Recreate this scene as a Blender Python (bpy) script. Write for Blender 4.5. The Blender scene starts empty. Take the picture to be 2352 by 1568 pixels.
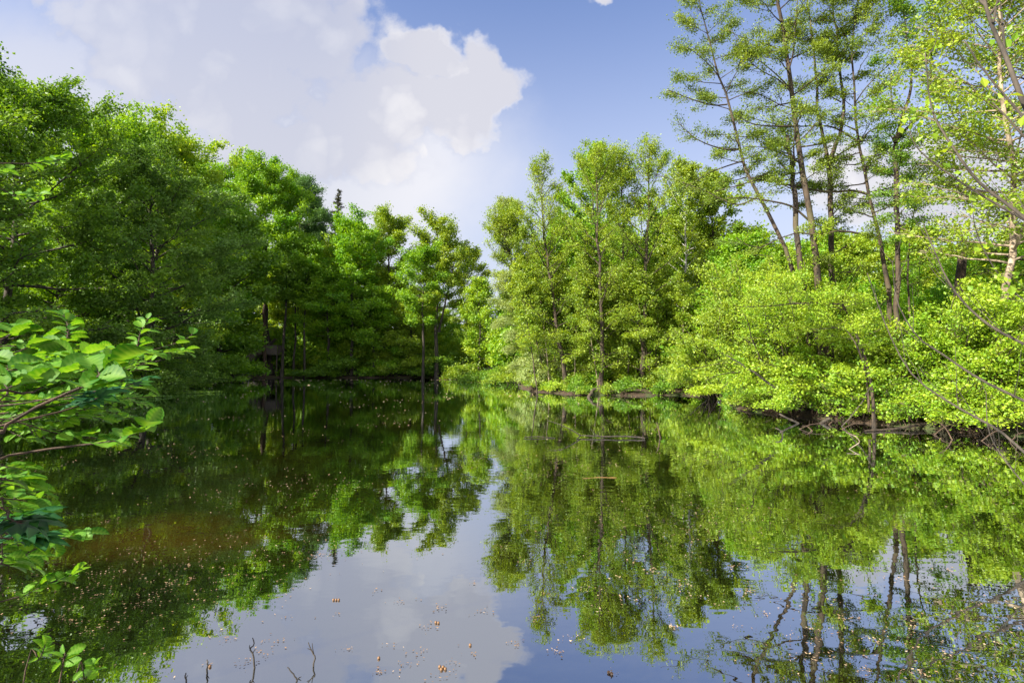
import bpy, math, random
import numpy as np
from mathutils import Vector

scene = bpy.context.scene
COL = scene.collection
R = math.radians

# ------------------------------------------------------------------ camera, sky, sun, exposure
CAM_H, PITCH, F = 2.0, R(2.2), 1176.0
cam = bpy.data.cameras.new('camera')
cam.lens, cam.sensor_width, cam.clip_start, cam.clip_end = 18.0, 36.0, 0.05, 3000
camo = bpy.data.objects.new('camera', cam)
COL.objects.link(camo)
camo.location = (0, 0, CAM_H)
camo.rotation_euler = (R(90) + PITCH, 0, 0)
scene.camera = camo

SUN_EL, SUN_AZ = R(36), R(-122)          # azimuth from +Y, negative = to the left
sun = bpy.data.lights.new('sun', 'SUN')
sun.energy, sun.angle, sun.color = 5.0, R(0.55), (1.0, 0.93, 0.78)
suno = bpy.data.objects.new('sun', sun)
COL.objects.link(suno)
to_sun = Vector((math.sin(SUN_AZ) * math.cos(SUN_EL), math.cos(SUN_AZ) * math.cos(SUN_EL), math.sin(SUN_EL)))
suno.rotation_euler = to_sun.to_track_quat('Z', 'Y').to_euler()

scene.view_settings.view_transform = 'Standard'
scene.view_settings.look = 'None'
scene.view_settings.exposure = 1.52
scene.view_settings.gamma = 1.0
scene.render.engine = 'CYCLES'
scene.cycles.max_bounces = 10
scene.cycles.diffuse_bounces = 5
scene.cycles.glossy_bounces = 3
scene.cycles.transmission_bounces = 7
scene.cycles.use_denoising = True
scene.cycles.sample_clamp_indirect = 6.0


class NT:
    """small helper to write node trees"""
    def __init__(self, tree):
        self.t = tree
        tree.nodes.clear()

    def n(self, kind, **kw):
        nd = self.t.nodes.new(kind)
        for k, v in kw.items():
            if k == 'ins':
                for a, b in v.items():
                    if hasattr(b, 'is_output'):
                        self.t.links.new(b, nd.inputs[a])
                    else:
                        nd.inputs[a].default_value = b
            else:
                setattr(nd, k, v)
        return nd

    def m(self, op, a, b=None, c=None, clamp=False):
        ins = {0: a}
        if b is not None: ins[1] = b
        if c is not None: ins[2] = c
        return self.n('ShaderNodeMath', operation=op, use_clamp=clamp, ins=ins).outputs[0]

    def ss(self, x, lo, hi):
        nd = self.n('ShaderNodeMapRange', interpolation_type='SMOOTHSTEP', ins={0: x, 1: lo, 2: hi, 3: 0.0, 4: 1.0})
        return nd.outputs[0]

    def mix(self, f, a, b):
        nd = self.n('ShaderNodeMix', data_type='RGBA')
        for k, v in ((0, f), (6, a), (7, b)):
            if hasattr(v, 'is_output'): self.t.links.new(v, nd.inputs[k])
            else: nd.inputs[k].default_value = v if k == 0 else (*v, 1)
        return nd.outputs[2]

    def noise(self, vec, scale, detail=4, rough=0.55, dims='3D'):
        return self.n('ShaderNodeTexNoise', noise_dimensions=dims, ins={'Vector': vec, 'Scale': scale, 'Detail': detail, 'Roughness': rough})


world = bpy.data.worlds.new('World')
scene.world = world
world.use_nodes = True
W = NT(world.node_tree)
sky = W.n('ShaderNodeTexSky', sky_type='NISHITA', sun_disc=False, sun_elevation=SUN_EL, sun_rotation=SUN_AZ,
          air_density=1.0, dust_density=1.2, ozone_density=2.2, altitude=100)
gen = W.n('ShaderNodeTexCoord').outputs['Generated']
sep = W.n('ShaderNodeSeparateXYZ', ins={0: gen})
dx, dy, dz = sep.outputs
front = W.ss(dy, 0.05, 0.25)
ysafe = W.m('MAXIMUM', dy, 0.05)
U, V = W.m('DIVIDE', dx, ysafe), W.m('DIVIDE', dz, ysafe)
uv = W.n('ShaderNodeCombineXYZ', ins={0: U, 1: V, 2: 0.37}).outputs[0]
warp = W.noise(uv, 5.0, 5, 0.6).outputs['Color']
ws = W.n('ShaderNodeSeparateXYZ', ins={0: warp})
WU = W.m('MULTIPLY_ADD', W.m('SUBTRACT', ws.outputs[0], 0.5), 0.17, U)
WV = W.m('MULTIPLY_ADD', W.m('SUBTRACT', ws.outputs[1], 0.5), 0.17, V)


def sky_blob(px, py, rx, ry):           # ellipse of cloud, given as a direction (tangents of its bearing and height)
    cu, cv = (px - 1176) / F, (829 - py) / F
    a = W.m('DIVIDE', W.m('SUBTRACT', WU, cu), rx / F)
    b = W.m('DIVIDE', W.m('SUBTRACT', WV, cv), ry / F)
    return W.m('SUBTRACT', 1.0, W.m('SQRT', W.m('ADD', W.m('MULTIPLY', a, a), W.m('MULTIPLY', b, b))))


blob = None
for b in ((500, 60, 430, 300), (860, 235, 240, 140), (1040, 240, 150, 120), (1100, 190, 110, 90), (980, 110, 130, 62), (1120, 120, 62, 66), (1140, 205, 62, 60), (700, 330, 330, 110), (250, -250, 500, 240),
          (2180, 430, 400, 135), (1950, 370, 130, 70), (1380, -85, 50, 40)):
    e = sky_blob(*b)
    blob = e if blob is None else W.m('MAXIMUM', blob, e)
fine = W.noise(uv, 8.0, 9, 0.66).outputs['Fac']
wuv = W.n('ShaderNodeCombineXYZ', ins={0: WU, 1: WV, 2: 0.1}).outputs[0]


def billow(scale):
    v = W.n('ShaderNodeTexVoronoi', feature='F1', ins={'Vector': wuv, 'Scale': scale})
    return W.m('SUBTRACT', 0.5, v.outputs['Distance'])


puff = W.m('ADD', W.m('MULTIPLY', billow(9.0), 0.34), W.m('MULTIPLY', billow(22.0), 0.22))
dens = W.m('MULTIPLY_ADD', W.m('SUBTRACT', fine, 0.5), 0.85, W.m('ADD', blob, puff))
edge = W.ss(dens, -0.03, 0.32)
soft = W.m('MAXIMUM', W.ss(sky_blob(520, 360, 800, 330), -0.05, 0.5), W.m('MAXIMUM', W.ss(sky_blob(100, 250, 520, 420), 0.0, 0.7), 0))
soft = W.m('MULTIPLY', soft, 0.80)
# the rest of the sky (overhead, behind): scattered unseen cloud, brightened as fill light
rest = W.ss(W.noise(gen, 2.6, 6, 0.6).outputs['Fac'], 0.40, 0.56)
rest = W.m('MULTIPLY', rest, W.m('SUBTRACT', 1.0, front))
cover = W.m('ADD', W.m('MULTIPLY', W.m('MAXIMUM', edge, soft), front), W.m('MULTIPLY', rest, 0.8), clamp=True)
thin = W.m('MULTIPLY', W.ss(V, 0.42, 0.72), W.m('SUBTRACT', 1.0, W.ss(U, -0.36, -0.18)))     # the cloud thins out towards the upper left
cover = W.m('MULTIPLY', cover, W.m('MULTIPLY_ADD', W.m('MULTIPLY', thin, front), -0.15, 1.0))
shade = W.m('MULTIPLY', W.ss(W.noise(uv, 2.4, 5, 0.55).outputs['Fac'], 0.35, 0.68), W.ss(dens, 0.1, 0.5))
HZ = W.m('SUBTRACT', 1.0, W.ss(W.m('ABSOLUTE', dz), 0.06, 0.70))
skyc = W.n('ShaderNodeMix', data_type='RGBA', blend_type='MULTIPLY', ins={0: 1.0, 7: (0.72, 0.72, 0.86, 1)})
W.t.links.new(sky.outputs[0], skyc.inputs[6])
base_sky = W.mix(W.m('MULTIPLY', HZ, 0.85), skyc.outputs[2], (2.6, 2.68, 2.95))
lit = W.ss(puff, -0.12, 0.22)
shade = W.m('MULTIPLY_ADD', W.m('SUBTRACT', 1.0, lit), W.ss(dens, 0.0, 0.3), W.m('MULTIPLY', shade, 0.75), clamp=True)
cloudc = W.mix(W.m('MULTIPLY', shade, 0.65), W.mix(W.ss(U, -0.45, -0.12), (2.95, 2.9, 3.0), (3.5, 3.42, 3.45)), (2.05, 2.1, 2.5))
cloudc = W.mix(front, (6.2, 6.1, 6.1), cloudc)          # unseen clouds overhead and behind made brighter to fill the shaded trees
allc = W.mix(W.m('MULTIPLY', cover, W.m('MULTIPLY_ADD', W.ss(U, -0.42, -0.15), 0.14, 0.82)), base_sky, cloudc)
bg = W.n('ShaderNodeBackground', ins={'Color': allc, 'Strength': 0.10})
wo = W.n('ShaderNodeOutputWorld', ins={'Surface': bg.outputs[0]})

# ------------------------------------------------------------------ small tools
_cp, _sp = math.cos(PITCH), math.sin(PITCH)


def at(px, py, D):
    """a point at distance D (metres along +Y) seen at this bearing and height"""
    cx, cy = (px - 1176) / F, (784 - py) / F
    d = np.array([cx, _cp - cy * _sp, _sp + cy * _cp])
    return d * (D / d[1]) + np.array([0, 0, CAM_H])


def on_water(px, py):
    cx, cy = (px - 1176) / F, (784 - py) / F
    d = np.array([cx, _cp - cy * _sp, _sp + cy * _cp])
    return d * (-CAM_H / d[2]) + np.array([0, 0, CAM_H])


def zat(py, D):
    return at(1176, py, D)[2]


def norm(a):
    return a / np.maximum(np.linalg.norm(a, axis=-1, keepdims=True), 1e-9)


POND = np.array([(-3, 0.9), (-9, 0.2), (-16, 2), (-21, 9), (-23.5, 20), (-26, 30), (-30, 42), (-35, 55), (-36.5, 60), (-33, 61.5), (-28, 61),
                 (-22, 61.6), (-15, 61.2), (-8, 61.5), (-3, 60), (0, 54), (0.8, 46), (0.5, 39), (1.0, 34.5), (2.2, 32.3), (4.2, 30.2), (6, 30), (8, 29.5),
                 (10, 30.2), (11.5, 29), (11, 26), (9.8, 23.5), (9.2, 21), (10.2, 18.6), (11.0, 16.8), (11.6, 15.4), (12.6, 14.2), (14.6, 12.8),
                 (17, 11), (19, 7), (17, 1.5), (9, 0.2), (3, 0.8)])


def pond_dist(x, y):
    """signed distance to the shoreline, positive on land"""
    x, y = np.asarray(x, float), np.asarray(y, float)
    d = np.full(x.shape, 1e9)
    ins = np.zeros(x.shape, bool)
    n = len(POND)
    for i in range(n):
        ax, ay = POND[i]
        bx, by = POND[(i + 1) % n]
        ex, ey = bx - ax, by - ay
        t = np.clip(((x - ax) * ex + (y - ay) * ey) / (ex * ex + ey * ey), 0, 1)
        d = np.minimum(d, np.hypot(x - ax - t * ex, y - ay - t * ey))
        c = ((ay > y) != (by > y)) & (x < (bx - ax) * (y - ay) / (by - ay + 1e-12) + ax)
        ins ^= c
    return np.where(ins, -d, d)


def gz(x, y):
    x, y = np.asarray(x, float), np.asarray(y, float)
    d = pond_dist(x, y) + 0.22 * np.sin(x * 1.9 + 1.3 * np.sin(y * 0.9)) * np.sin(y * 1.7 + 0.6) + 0.1 * np.sin(x * 5.1 + y * 3.3)
    s = np.clip((d + 0.25) / 0.7, 0, 1)
    s = s * s * (3 - 2 * s)
    land = 0.09 + 0.45 * (1 - np.exp(-np.maximum(d, 0) / 5)) + 0.05 * np.clip(d - 3, 0, 120) + 0.05 * np.sin(x * 0.8) * np.sin(y * 0.7 + 1) + 0.03 * np.sin(x * 2.7 + y * 2.1)
    bed = -0.12 - 0.22 * np.clip(-d, 0, 6)
    return bed * (1 - s) + land * s


def ground(x, y):
    return np.array([x, y, float(gz(x, y))])


def quadmesh(name, V, Q, mats, midx=None, smooth=None, tint=None, vein=None, parent=None, base=None):
    V = np.ascontiguousarray(V, np.float32)
    if base is not None:
        V = V - np.asarray(base, np.float32)
    me = bpy.data.meshes.new(name)
    nq = len(Q)
    me.vertices.add(len(V)); me.vertices.foreach_set('co', V.ravel())
    me.loops.add(nq * 4); me.loops.foreach_set('vertex_index', np.ascontiguousarray(Q, np.int32).ravel())
    me.polygons.add(nq); me.polygons.foreach_set('loop_start', np.arange(0, nq * 4, 4, dtype=np.int32))
    for m in mats:
        me.materials.append(m)
    if midx is not None:
        me.polygons.foreach_set('material_index', np.ascontiguousarray(midx, np.int32))
    me.polygons.foreach_set('use_smooth', np.ascontiguousarray(smooth if smooth is not None else np.ones(nq, bool)))
    if tint is not None:
        at_ = me.attributes.new('tint', 'FLOAT', 'FACE')
        at_.data.foreach_set('value', np.ascontiguousarray(tint, np.float32))
    if vein is not None:
        at_ = me.attributes.new('vein', 'FLOAT', 'POINT')
        at_.data.foreach_set('value', np.ascontiguousarray(vein, np.float32))
    me.update(calc_edges=True)
    o = bpy.data.objects.new(name, me)
    COL.objects.link(o)
    if parent is not None:
        o.parent = parent
    return o


class Geo:
    """collects quads for ONE mesh"""
    def __init__(self):
        self.v, self.q, self.m, self.s, self.t, self.n = [], [], [], [], [], 0

    def add(self, V, Q, mi=0, smooth=True, tint=None):
        V = V.reshape(-1, 3)
        self.v.append(V); self.q.append(Q + self.n)
        self.n += len(V)
        self.m.append(np.full(len(Q), mi)); self.s.append(np.full(len(Q), smooth))
        self.t.append(np.full(len(Q), 0.5) if tint is None else tint)

    def tubes(self, P, r, sides=5, mi=0):
        """P (M,K,3), r (M,K): M tubes at once"""
        P = np.asarray(P, float); r = np.asarray(r, float)
        if P.ndim == 2:
            P, r = P[None], r[None]
        M, K, _ = P.shape
        if M == 0: return
        T = norm(np.gradient(P, axis=1))
        mean = norm(P[:, -1] - P[:, 0])
        ax = np.eye(3)[np.argmin(np.abs(mean), axis=1)]
        A = norm(np.cross(T, ax[:, None, :]))
        B = np.cross(T, A)
        th = np.arange(sides) / sides * 2 * np.pi
        ring = A[:, :, None, :] * np.cos(th)[None, None, :, None] + B[:, :, None, :] * np.sin(th)[None, None, :, None]
        Vv = P[:, :, None, :] + ring * r[:, :, None, None]
        k, s = np.meshgrid(np.arange(K - 1), np.arange(sides), indexing='ij')
        s2 = (s + 1) % sides
        q = np.stack([k * sides + s, k * sides + s2, (k + 1) * sides + s2, (k + 1) * sides + s], -1).reshape(-1, 4)
        Q = (q[None] + (np.arange(M) * K * sides)[:, None, None]).reshape(-1, 4)
        self.add(Vv, Q, mi, True)
        # end cap so a cut end is not hollow
        if sides >= 4:
            end = np.array([[(K - 1) * sides + j for j in (0, sides // 4, sides // 2, (3 * sides) // 4)]])
            self.q.append((end[None] + (np.arange(M) * K * sides)[:, None, None]).reshape(-1, 4) + self.n - M * K * sides)
            self.m.append(np.full(M, mi)); self.s.append(np.full(M, False)); self.t.append(np.full(M, 0.5))

    def box(self, c, size, rot=None, mi=0):
        c = np.asarray(c, float)
        s = np.array([(-1, -1, -1), (1, -1, -1), (1, 1, -1), (-1, 1, -1), (-1, -1, 1), (1, -1, 1), (1, 1, 1), (-1, 1, 1)]) * np.asarray(size) / 2
        if rot is not None:
            s = s @ np.asarray(rot).T
        self.add(s + c, np.array([(0, 3, 2, 1), (4, 5, 6, 7), (0, 1, 5, 4), (1, 2, 6, 5), (2, 3, 7, 6), (3, 0, 4, 7)]), mi, False)

    def leaves(self, rng, P, size, bias=0.8, aspect=0.7, mi=1, tone=None, along=None, fold=0.13, tone_sd=0.22):
        n = len(P)
        if n == 0: return
        N = norm(rng.normal(size=(n, 3)) + np.array([0, 0, bias]))
        ref = rng.normal(size=(n, 3))
        if along is not None:
            ref = norm(ref) * 0.6 + along
        A = norm(ref - N * np.sum(ref * N, 1, keepdims=True))
        B = np.cross(N, A)
        L = size * rng.uniform(0.45, 1.5, (n, 1))
        Wd = L * aspect * rng.uniform(0.85, 1.15, (n, 1))
        up = N * (L * fold)
        Vv = np.stack([P - A * L * 0.5, P + B * Wd * 0.5 + up - A * L * 0.04, P + A * L * 0.5, P - B * Wd * 0.5 + up - A * L * 0.04], 1)
        Q = np.arange(n * 4).reshape(n, 4)
        t = np.clip((0.5 if tone is None else tone) + rng.normal(0, tone_sd, n), 0, 1)
        self.add(Vv, Q, mi, False, t)

    def build(self, name, mats, parent=None, base=None):
        return quadmesh(name, np.concatenate(self.v), np.concatenate(self.q), mats, np.concatenate(self.m), np.concatenate(self.s),
                        np.concatenate(self.t), parent=parent, base=base)


def smooth_path(pts, k=14):
    pts = np.asarray(pts, float)
    if len(pts) == 2:
        return pts[0] + (pts[1] - pts[0]) * np.linspace(0, 1, k)[:, None]
    P = np.vstack([2 * pts[0] - pts[1], pts, 2 * pts[-1] - pts[-2]])
    seg = len(pts) - 1
    out = []
    for s in np.linspace(0, seg - 1e-6, k):
        i = int(s); t = s - i
        p0, p1, p2, p3 = P[i:i + 4]
        out.append(0.5 * ((2 * p1) + (-p0 + p2) * t + (2 * p0 - 5 * p1 + 4 * p2 - p3) * t * t + (-p0 + 3 * p1 - 3 * p2 + p3) * t ** 3))
    return np.array(out)


def thing(name, label, cat, loc=(0, 0, 0), group=None, kind=None):
    o = bpy.data.objects.new(name, None)
    o.empty_display_size = 0.3
    COL.objects.link(o)
    o.location = [float(c) for c in loc]
    o['label'], o['category'] = label, cat
    if group: o['group'] = group
    if kind: o['kind'] = kind
    return o


def tag(o, label=None, cat=None, group=None, kind=None):
    if label: o['label'] = label
    if cat: o['category'] = cat
    if group: o['group'] = group
    if kind: o['kind'] = kind
    return o


def dup(root, loc, rz, sc, label, group):
    r = root.copy(); COL.objects.link(r)
    r.location = [float(c) for c in loc]; r.rotation_euler = (0, 0, rz); r.scale = sc
    r['label'] = label
    if group: r['group'] = group
    for ch in list(root.children):
        c = ch.copy(); COL.objects.link(c); c.parent = r
    return r


# ------------------------------------------------------------------ materials
def new_mat(name):
    m = bpy.data.materials.new(name)
    m.use_nodes = True
    return m, NT(m.node_tree)


def leaf_mat(name, c1, c2, tr=0.45, trc=(1.35, 1.15, 0.45), gloss=0.03, rough=0.5):
    m, t = new_mat(name)
    f = t.n('ShaderNodeAttribute', attribute_name='tint').outputs['Fac']
    obj = t.n('ShaderNodeTexCoord').outputs['Object']
    patch = t.noise(obj, 0.55, 2).outputs['Fac']
    f = t.m('MULTIPLY_ADD', t.m('SUBTRACT', patch, 0.5), 0.9, f, clamp=True)
    c = t.mix(f, c1, c2)
    d = t.n('ShaderNodeBsdfDiffuse', ins={'Color': c})
    tc = t.n('ShaderNodeMix', data_type='RGBA', blend_type='MULTIPLY', ins={0: 1.0, 6: c, 7: (*trc, 1)}).outputs[2]
    tl = t.n('ShaderNodeBsdfTranslucent', ins={'Color': tc})
    s1 = t.n('ShaderNodeMixShader', ins={0: tr, 1: d.outputs[0], 2: tl.outputs[0]})
    g = t.n('ShaderNodeBsdfGlossy', ins={'Roughness': rough, 'Color': (1, 1, 1, 1)})
    s2 = t.n('ShaderNodeMixShader', ins={0: gloss, 1: s1.outputs[0], 2: g.outputs[0]})
    t.n('ShaderNodeOutputMaterial', ins={0: s2.outputs[0]})
    return m


def bark_mat(name, c1, c2, c3=None, scale=6.0):
    m, t = new_mat(name)
    obj = t.n('ShaderNodeTexCoord').outputs['Object']
    mp = t.n('ShaderNodeMapping', ins={'Vector': obj, 'Scale': (1, 1, 0.35)}).outputs[0]
    a = t.noise(mp, scale, 6, 0.65).outputs['Fac']
    c = t.mix(t.ss(a, 0.35, 0.65), c1, c2)
    if c3:
        b = t.noise(obj, 1.1, 3).outputs['Fac']
        c = t.mix(t.m('MULTIPLY', t.ss(b, 0.52, 0.66), 0.75), c, c3)
    bump = t.n('ShaderNodeBump', ins={'Height': a, 'Strength': 0.6, 'Distance': 0.02})
    d = t.n('ShaderNodeBsdfPrincipled', ins={'Base Color': c, 'Roughness': 0.9, 'Normal': bump.outputs[0]})
    t.n('ShaderNodeOutputMaterial', ins={0: d.outputs[0]})
    return m


B_WET = bark_mat('wet_dark_wood', (0.010, 0.008, 0.006), (0.045, 0.034, 0.024), scale=14)
L_DARK = leaf_mat('leaf_dark_green', (0.078, 0.200, 0.008), (0.200, 0.360, 0.014))
L_BLUE = leaf_mat('leaf_bluish_green', (0.080, 0.180, 0.018), (0.190, 0.330, 0.036), trc=(1.2, 1.15, 0.55))
L_MID = leaf_mat('leaf_fresh_green', (0.110, 0.280, 0.006), (0.270, 0.460, 0.012))
L_BEECH = leaf_mat('leaf_beech_green', (0.095, 0.285, 0.003), (0.260, 0.460, 0.006), tr=0.5)
L_YEL = leaf_mat('leaf_yellow_green', (0.150, 0.330, 0.008), (0.360, 0.500, 0.022))
L_OLIVE = leaf_mat('leaf_olive', (0.150, 0.270, 0.010), (0.310, 0.430, 0.018))
L_ALDER = leaf_mat('leaf_alder', (0.126, 0.245, 0.009), (0.332, 0.435, 0.022))
L_THICK = leaf_mat('leaf_thicket', (0.148, 0.315, 0.008), (0.355, 0.470, 0.020))
L_HERO = leaf_mat('leaf_alder_backlit', (0.085, 0.165, 0.010), (0.250, 0.340, 0.022))  # alder leaf in a darker colour, so the tall trees look backlit
L_PALE = leaf_mat('leaf_pale_willow', (0.20, 0.30, 0.07), (0.34, 0.42, 0.13))
L_NEEDLE = leaf_mat('needle_brownish', (0.028, 0.040, 0.016), (0.062, 0.062, 0.022), tr=0.2)
L_PINE = leaf_mat('needle_bluish', (0.055, 0.150, 0.040), (0.130, 0.260, 0.075), tr=0.4)
B_DARK = bark_mat('bark_dark', (0.020, 0.016, 0.012), (0.075, 0.060, 0.045))
B_RED = bark_mat('bark_reddish', (0.032, 0.018, 0.012), (0.085, 0.050, 0.034))
B_ALDER = bark_mat('bark_alder', (0.014, 0.010, 0.007), (0.070, 0.048, 0.030), (0.085, 0.075, 0.035))
B_PALE = bark_mat('bark_pale', (0.12, 0.09, 0.06), (0.34, 0.27, 0.19), (0.08, 0.06, 0.045))
B_DEAD = bark_mat('dead_wood', (0.14, 0.11, 0.08), (0.36, 0.30, 0.22), scale=14)
B_TWIG = bark_mat('twig_brown', (0.030, 0.019, 0.012), (0.085, 0.052, 0.030), scale=30)
B_BIRCH = bark_mat('bark_birch', (0.30, 0.29, 0.27), (0.55, 0.53, 0.50), (0.05, 0.045, 0.04), scale=3)


# ------------------------------------------------------------------ ground and water
def spaced(lo, a, b, hi, step, grow=1.28):
    core = list(np.arange(a, b + 1e-6, step))
    up, s = [], step
    while (up[-1] if up else b) < hi:
        s *= grow
        up.append((up[-1] if up else b) + s)
    dn, s = [], step
    while (dn[-1] if dn else a) > lo:
        s *= grow
        dn.append((dn[-1] if dn else a) - s)
    return np.array(dn[::-1] + core + up)


xs, ys = spaced(-1500, -42, 26, 1500, 0.4), spaced(-1500, -4, 68, 1500, 0.4)
GX, GY = np.meshgrid(xs, ys)
GZ = gz(GX, GY)
far = np.hypot(GX, GY)
GZ = np.where(far > 160, GZ + 0.0, GZ)
nx, ny = len(xs), len(ys)
i, j = np.meshgrid(np.arange(ny - 1), np.arange(nx - 1), indexing='ij')
Q = np.stack([i * nx + j, i * nx + j + 1, (i + 1) * nx + j + 1, (i + 1) * nx + j], -1).reshape(-1, 4)
M_GROUND, t = new_mat('forest_floor')
pos = t.n('ShaderNodeNewGeometry').outputs['Position']
a = t.noise(pos, 1.2, 5, 0.6).outputs['Fac']
b = t.noise(pos, 22.0, 4, 0.7).outputs['Fac']
c = t.mix(t.ss(b, 0.35, 0.65), (0.022, 0.014, 0.008), (0.085, 0.050, 0.028))
c = t.mix(t.m('MULTIPLY', t.ss(a, 0.5, 0.62), 0.8), c, (0.045, 0.075, 0.012))
bump = t.n('ShaderNodeBump', ins={'Height': b, 'Strength': 0.8, 'Distance': 0.05})
d = t.n('ShaderNodeBsdfPrincipled', ins={'Base Color': c, 'Roughness': 0.95, 'Normal': bump.outputs[0]})
t.n('ShaderNodeOutputMaterial', ins={0: d.outputs[0]})
tag(quadmesh('ground', np.stack([GX, GY, GZ], -1).reshape(-1, 3), Q, [M_GROUND]), kind='structure')

M_WATER, t = new_mat('pond_water')
pos = t.n('ShaderNodeNewGeometry').outputs['Position']
mp = t.n('ShaderNodeMapping', ins={'Vector': pos, 'Scale': (1.0, 1.6, 1.0)}).outputs[0]
r1 = t.noise(mp, 2.2, 2, 0.5).outputs['Fac']
r2 = t.noise(mp, 7.0, 1, 0.5).outputs['Fac']
# a slow breeze-ruffled patch in the middle of the pond
patch = t.ss(t.noise(pos, 0.13, 1).outputs['Fac'], 0.40, 0.62)
ctr = t.n('ShaderNodeVectorMath', operation='DISTANCE', ins={0: pos, 1: (1.6, 9.6, 0)}).outputs['Value']
near = t.m('SUBTRACT', 1.0, t.ss(ctr, 1.0, 5.0))
rings = t.m('MULTIPLY', t.m('SINE', t.m('MULTIPLY', ctr, 26.0)), t.m('MULTIPLY', near, 0.10))
hgt = t.m('ADD', t.m('MULTIPLY', r1, 0.9), t.m('ADD', t.m('MULTIPLY', r2, t.m('MULTIPLY_ADD', patch, 0.25, 0.08)), rings))
bump = t.n('ShaderNodeBump', ins={'Height': hgt, 'Strength': 1.0, 'Distance': 0.0015})
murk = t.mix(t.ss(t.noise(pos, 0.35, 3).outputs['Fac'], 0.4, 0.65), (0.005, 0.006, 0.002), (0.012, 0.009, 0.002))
sunlit_shal = t.n('ShaderNodeVectorMath', operation='DISTANCE', ins={0: t.n('ShaderNodeMapping', ins={'Vector': pos, 'Scale': (0.55, 1.0, 1.0)}).outputs[0], 1: (-2.2, 5.9, 0)}).outputs['Value']
sunlit_shal = t.m('SUBTRACT', 1.0, t.ss(t.m('MULTIPLY_ADD', t.noise(pos, 1.3, 6, 0.65).outputs['Fac'], 2.0, sunlit_shal), 0.8, 2.3))
murk = t.mix(sunlit_shal, murk, (0.050, 0.031, 0.004))      # sunlit brown of the left shallow, painted into the water colour
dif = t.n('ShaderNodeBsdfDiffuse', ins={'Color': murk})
gl = t.n('ShaderNodeBsdfGlossy', ins={'Color': (0.88, 0.93, 1.0, 1), 'Roughness': 0.0, 'Normal': bump.outputs[0]})
fr = t.n('ShaderNodeFresnel', ins={'IOR': 1.5, 'Normal': bump.outputs[0]}).outputs[0]
fac = t.m('MULTIPLY_ADD', fr, 0.84, 0.44, clamp=True)
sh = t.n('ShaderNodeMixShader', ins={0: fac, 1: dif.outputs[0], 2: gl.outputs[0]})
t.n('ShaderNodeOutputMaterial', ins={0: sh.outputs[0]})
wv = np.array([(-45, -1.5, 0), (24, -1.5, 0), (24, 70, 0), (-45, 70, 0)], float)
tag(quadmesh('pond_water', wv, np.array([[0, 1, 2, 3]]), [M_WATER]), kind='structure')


# ------------------------------------------------------------------ trees
PROF = {
    'egg': lambda t: np.sqrt(np.clip(1 - (1.75 * t - 0.72) ** 2, 0.03, 1)),
    'dome': lambda t: np.sqrt(np.clip(1 - t ** 2.2, 0.04, 1)),
    'cone': lambda t: np.clip(1 - t, 0.03, 1) ** 0.85,
    'col': lambda t: np.clip(0.75 + 0.25 * np.sin(3.1 * t), 0, 1) * np.clip(3.2 * (1.06 - t), 0, 1) ** 0.6,
    'umb': lambda t: np.sqrt(np.clip(1 - (1.5 * t - 0.85) ** 2, 0.05, 1)),
}


def limbs(rng, S, Dn, L, K=6, curl=0.1, wob=0.10):
    M = len(S)
    s = np.linspace(0, 1, K)[None, :, None]
    P = S[:, None] + Dn[:, None] * (L[:, None, None] * s)
    P[..., 2] += np.broadcast_to(np.asarray(curl).reshape(-1, 1), (M, 1)) * L[:, None] * s[..., 0] ** 2
    nz = rng.normal(size=(M, K, 3)) * wob * L[:, None, None] / K
    nz[:, 0] = 0
    return P + np.cumsum(nz, 1)


def children_of(rng, P, L, J, lenf=0.45, lo=0.25, ang=(35, 65), up=0.05):
    M, K, _ = P.shape
    s = rng.uniform(lo, 1.0, (M, J))
    f = s * (K - 1)
    i0 = np.minimum(f.astype(int), K - 2)
    w = (f - i0)[..., None]
    m = np.arange(M)[:, None]
    S = P[m, i0] * (1 - w) + P[m, i0 + 1] * w
    T = norm(P[m, i0 + 1] - P[m, i0])
    side = norm(np.cross(T, np.array([0, 0, 1.0])) + 1e-6)
    sg = np.where(rng.random((M, J, 1)) < 0.5, -1, 1)
    a = np.radians(rng.uniform(*ang, (M, J, 1)))
    d = norm(T * np.cos(a) + side * sg * np.sin(a) + rng.normal(size=(M, J, 3)) * 0.22 + np.array([0, 0, up]))
    ll = L[:, None] * lenf * (1.15 - 0.7 * s) * rng.uniform(0.6, 1.3, (M, J))
    return S.reshape(-1, 3), d.reshape(-1, 3), ll.reshape(-1)


def leaf_points(rng, P, L, n, sig, flat, lo=0.1, lumpy=0.6):
    """points in puffs along the twigs P (M,K,3)"""
    M, K, _ = P.shape
    w = L * np.exp(rng.normal(0, lumpy, M))
    idx = rng.choice(M, n, p=w / w.sum())
    f = (lo + (1 - lo) * rng.random(n) ** 0.8) * (K - 1)
    i0 = np.minimum(f.astype(int), K - 2)
    u = (f - i0)[:, None]
    p = P[idx, i0] * (1 - u) + P[idx, i0 + 1] * u
    p = p + rng.normal(size=(n, 3)) * sig * np.array([1, 1, flat])
    along = norm(P[idx, i0 + 1] - P[idx, i0])
    tone = np.clip(0.5 + rng.normal(0, 0.22, M), 0, 1)[idx]
    return p, along, tone


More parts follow.
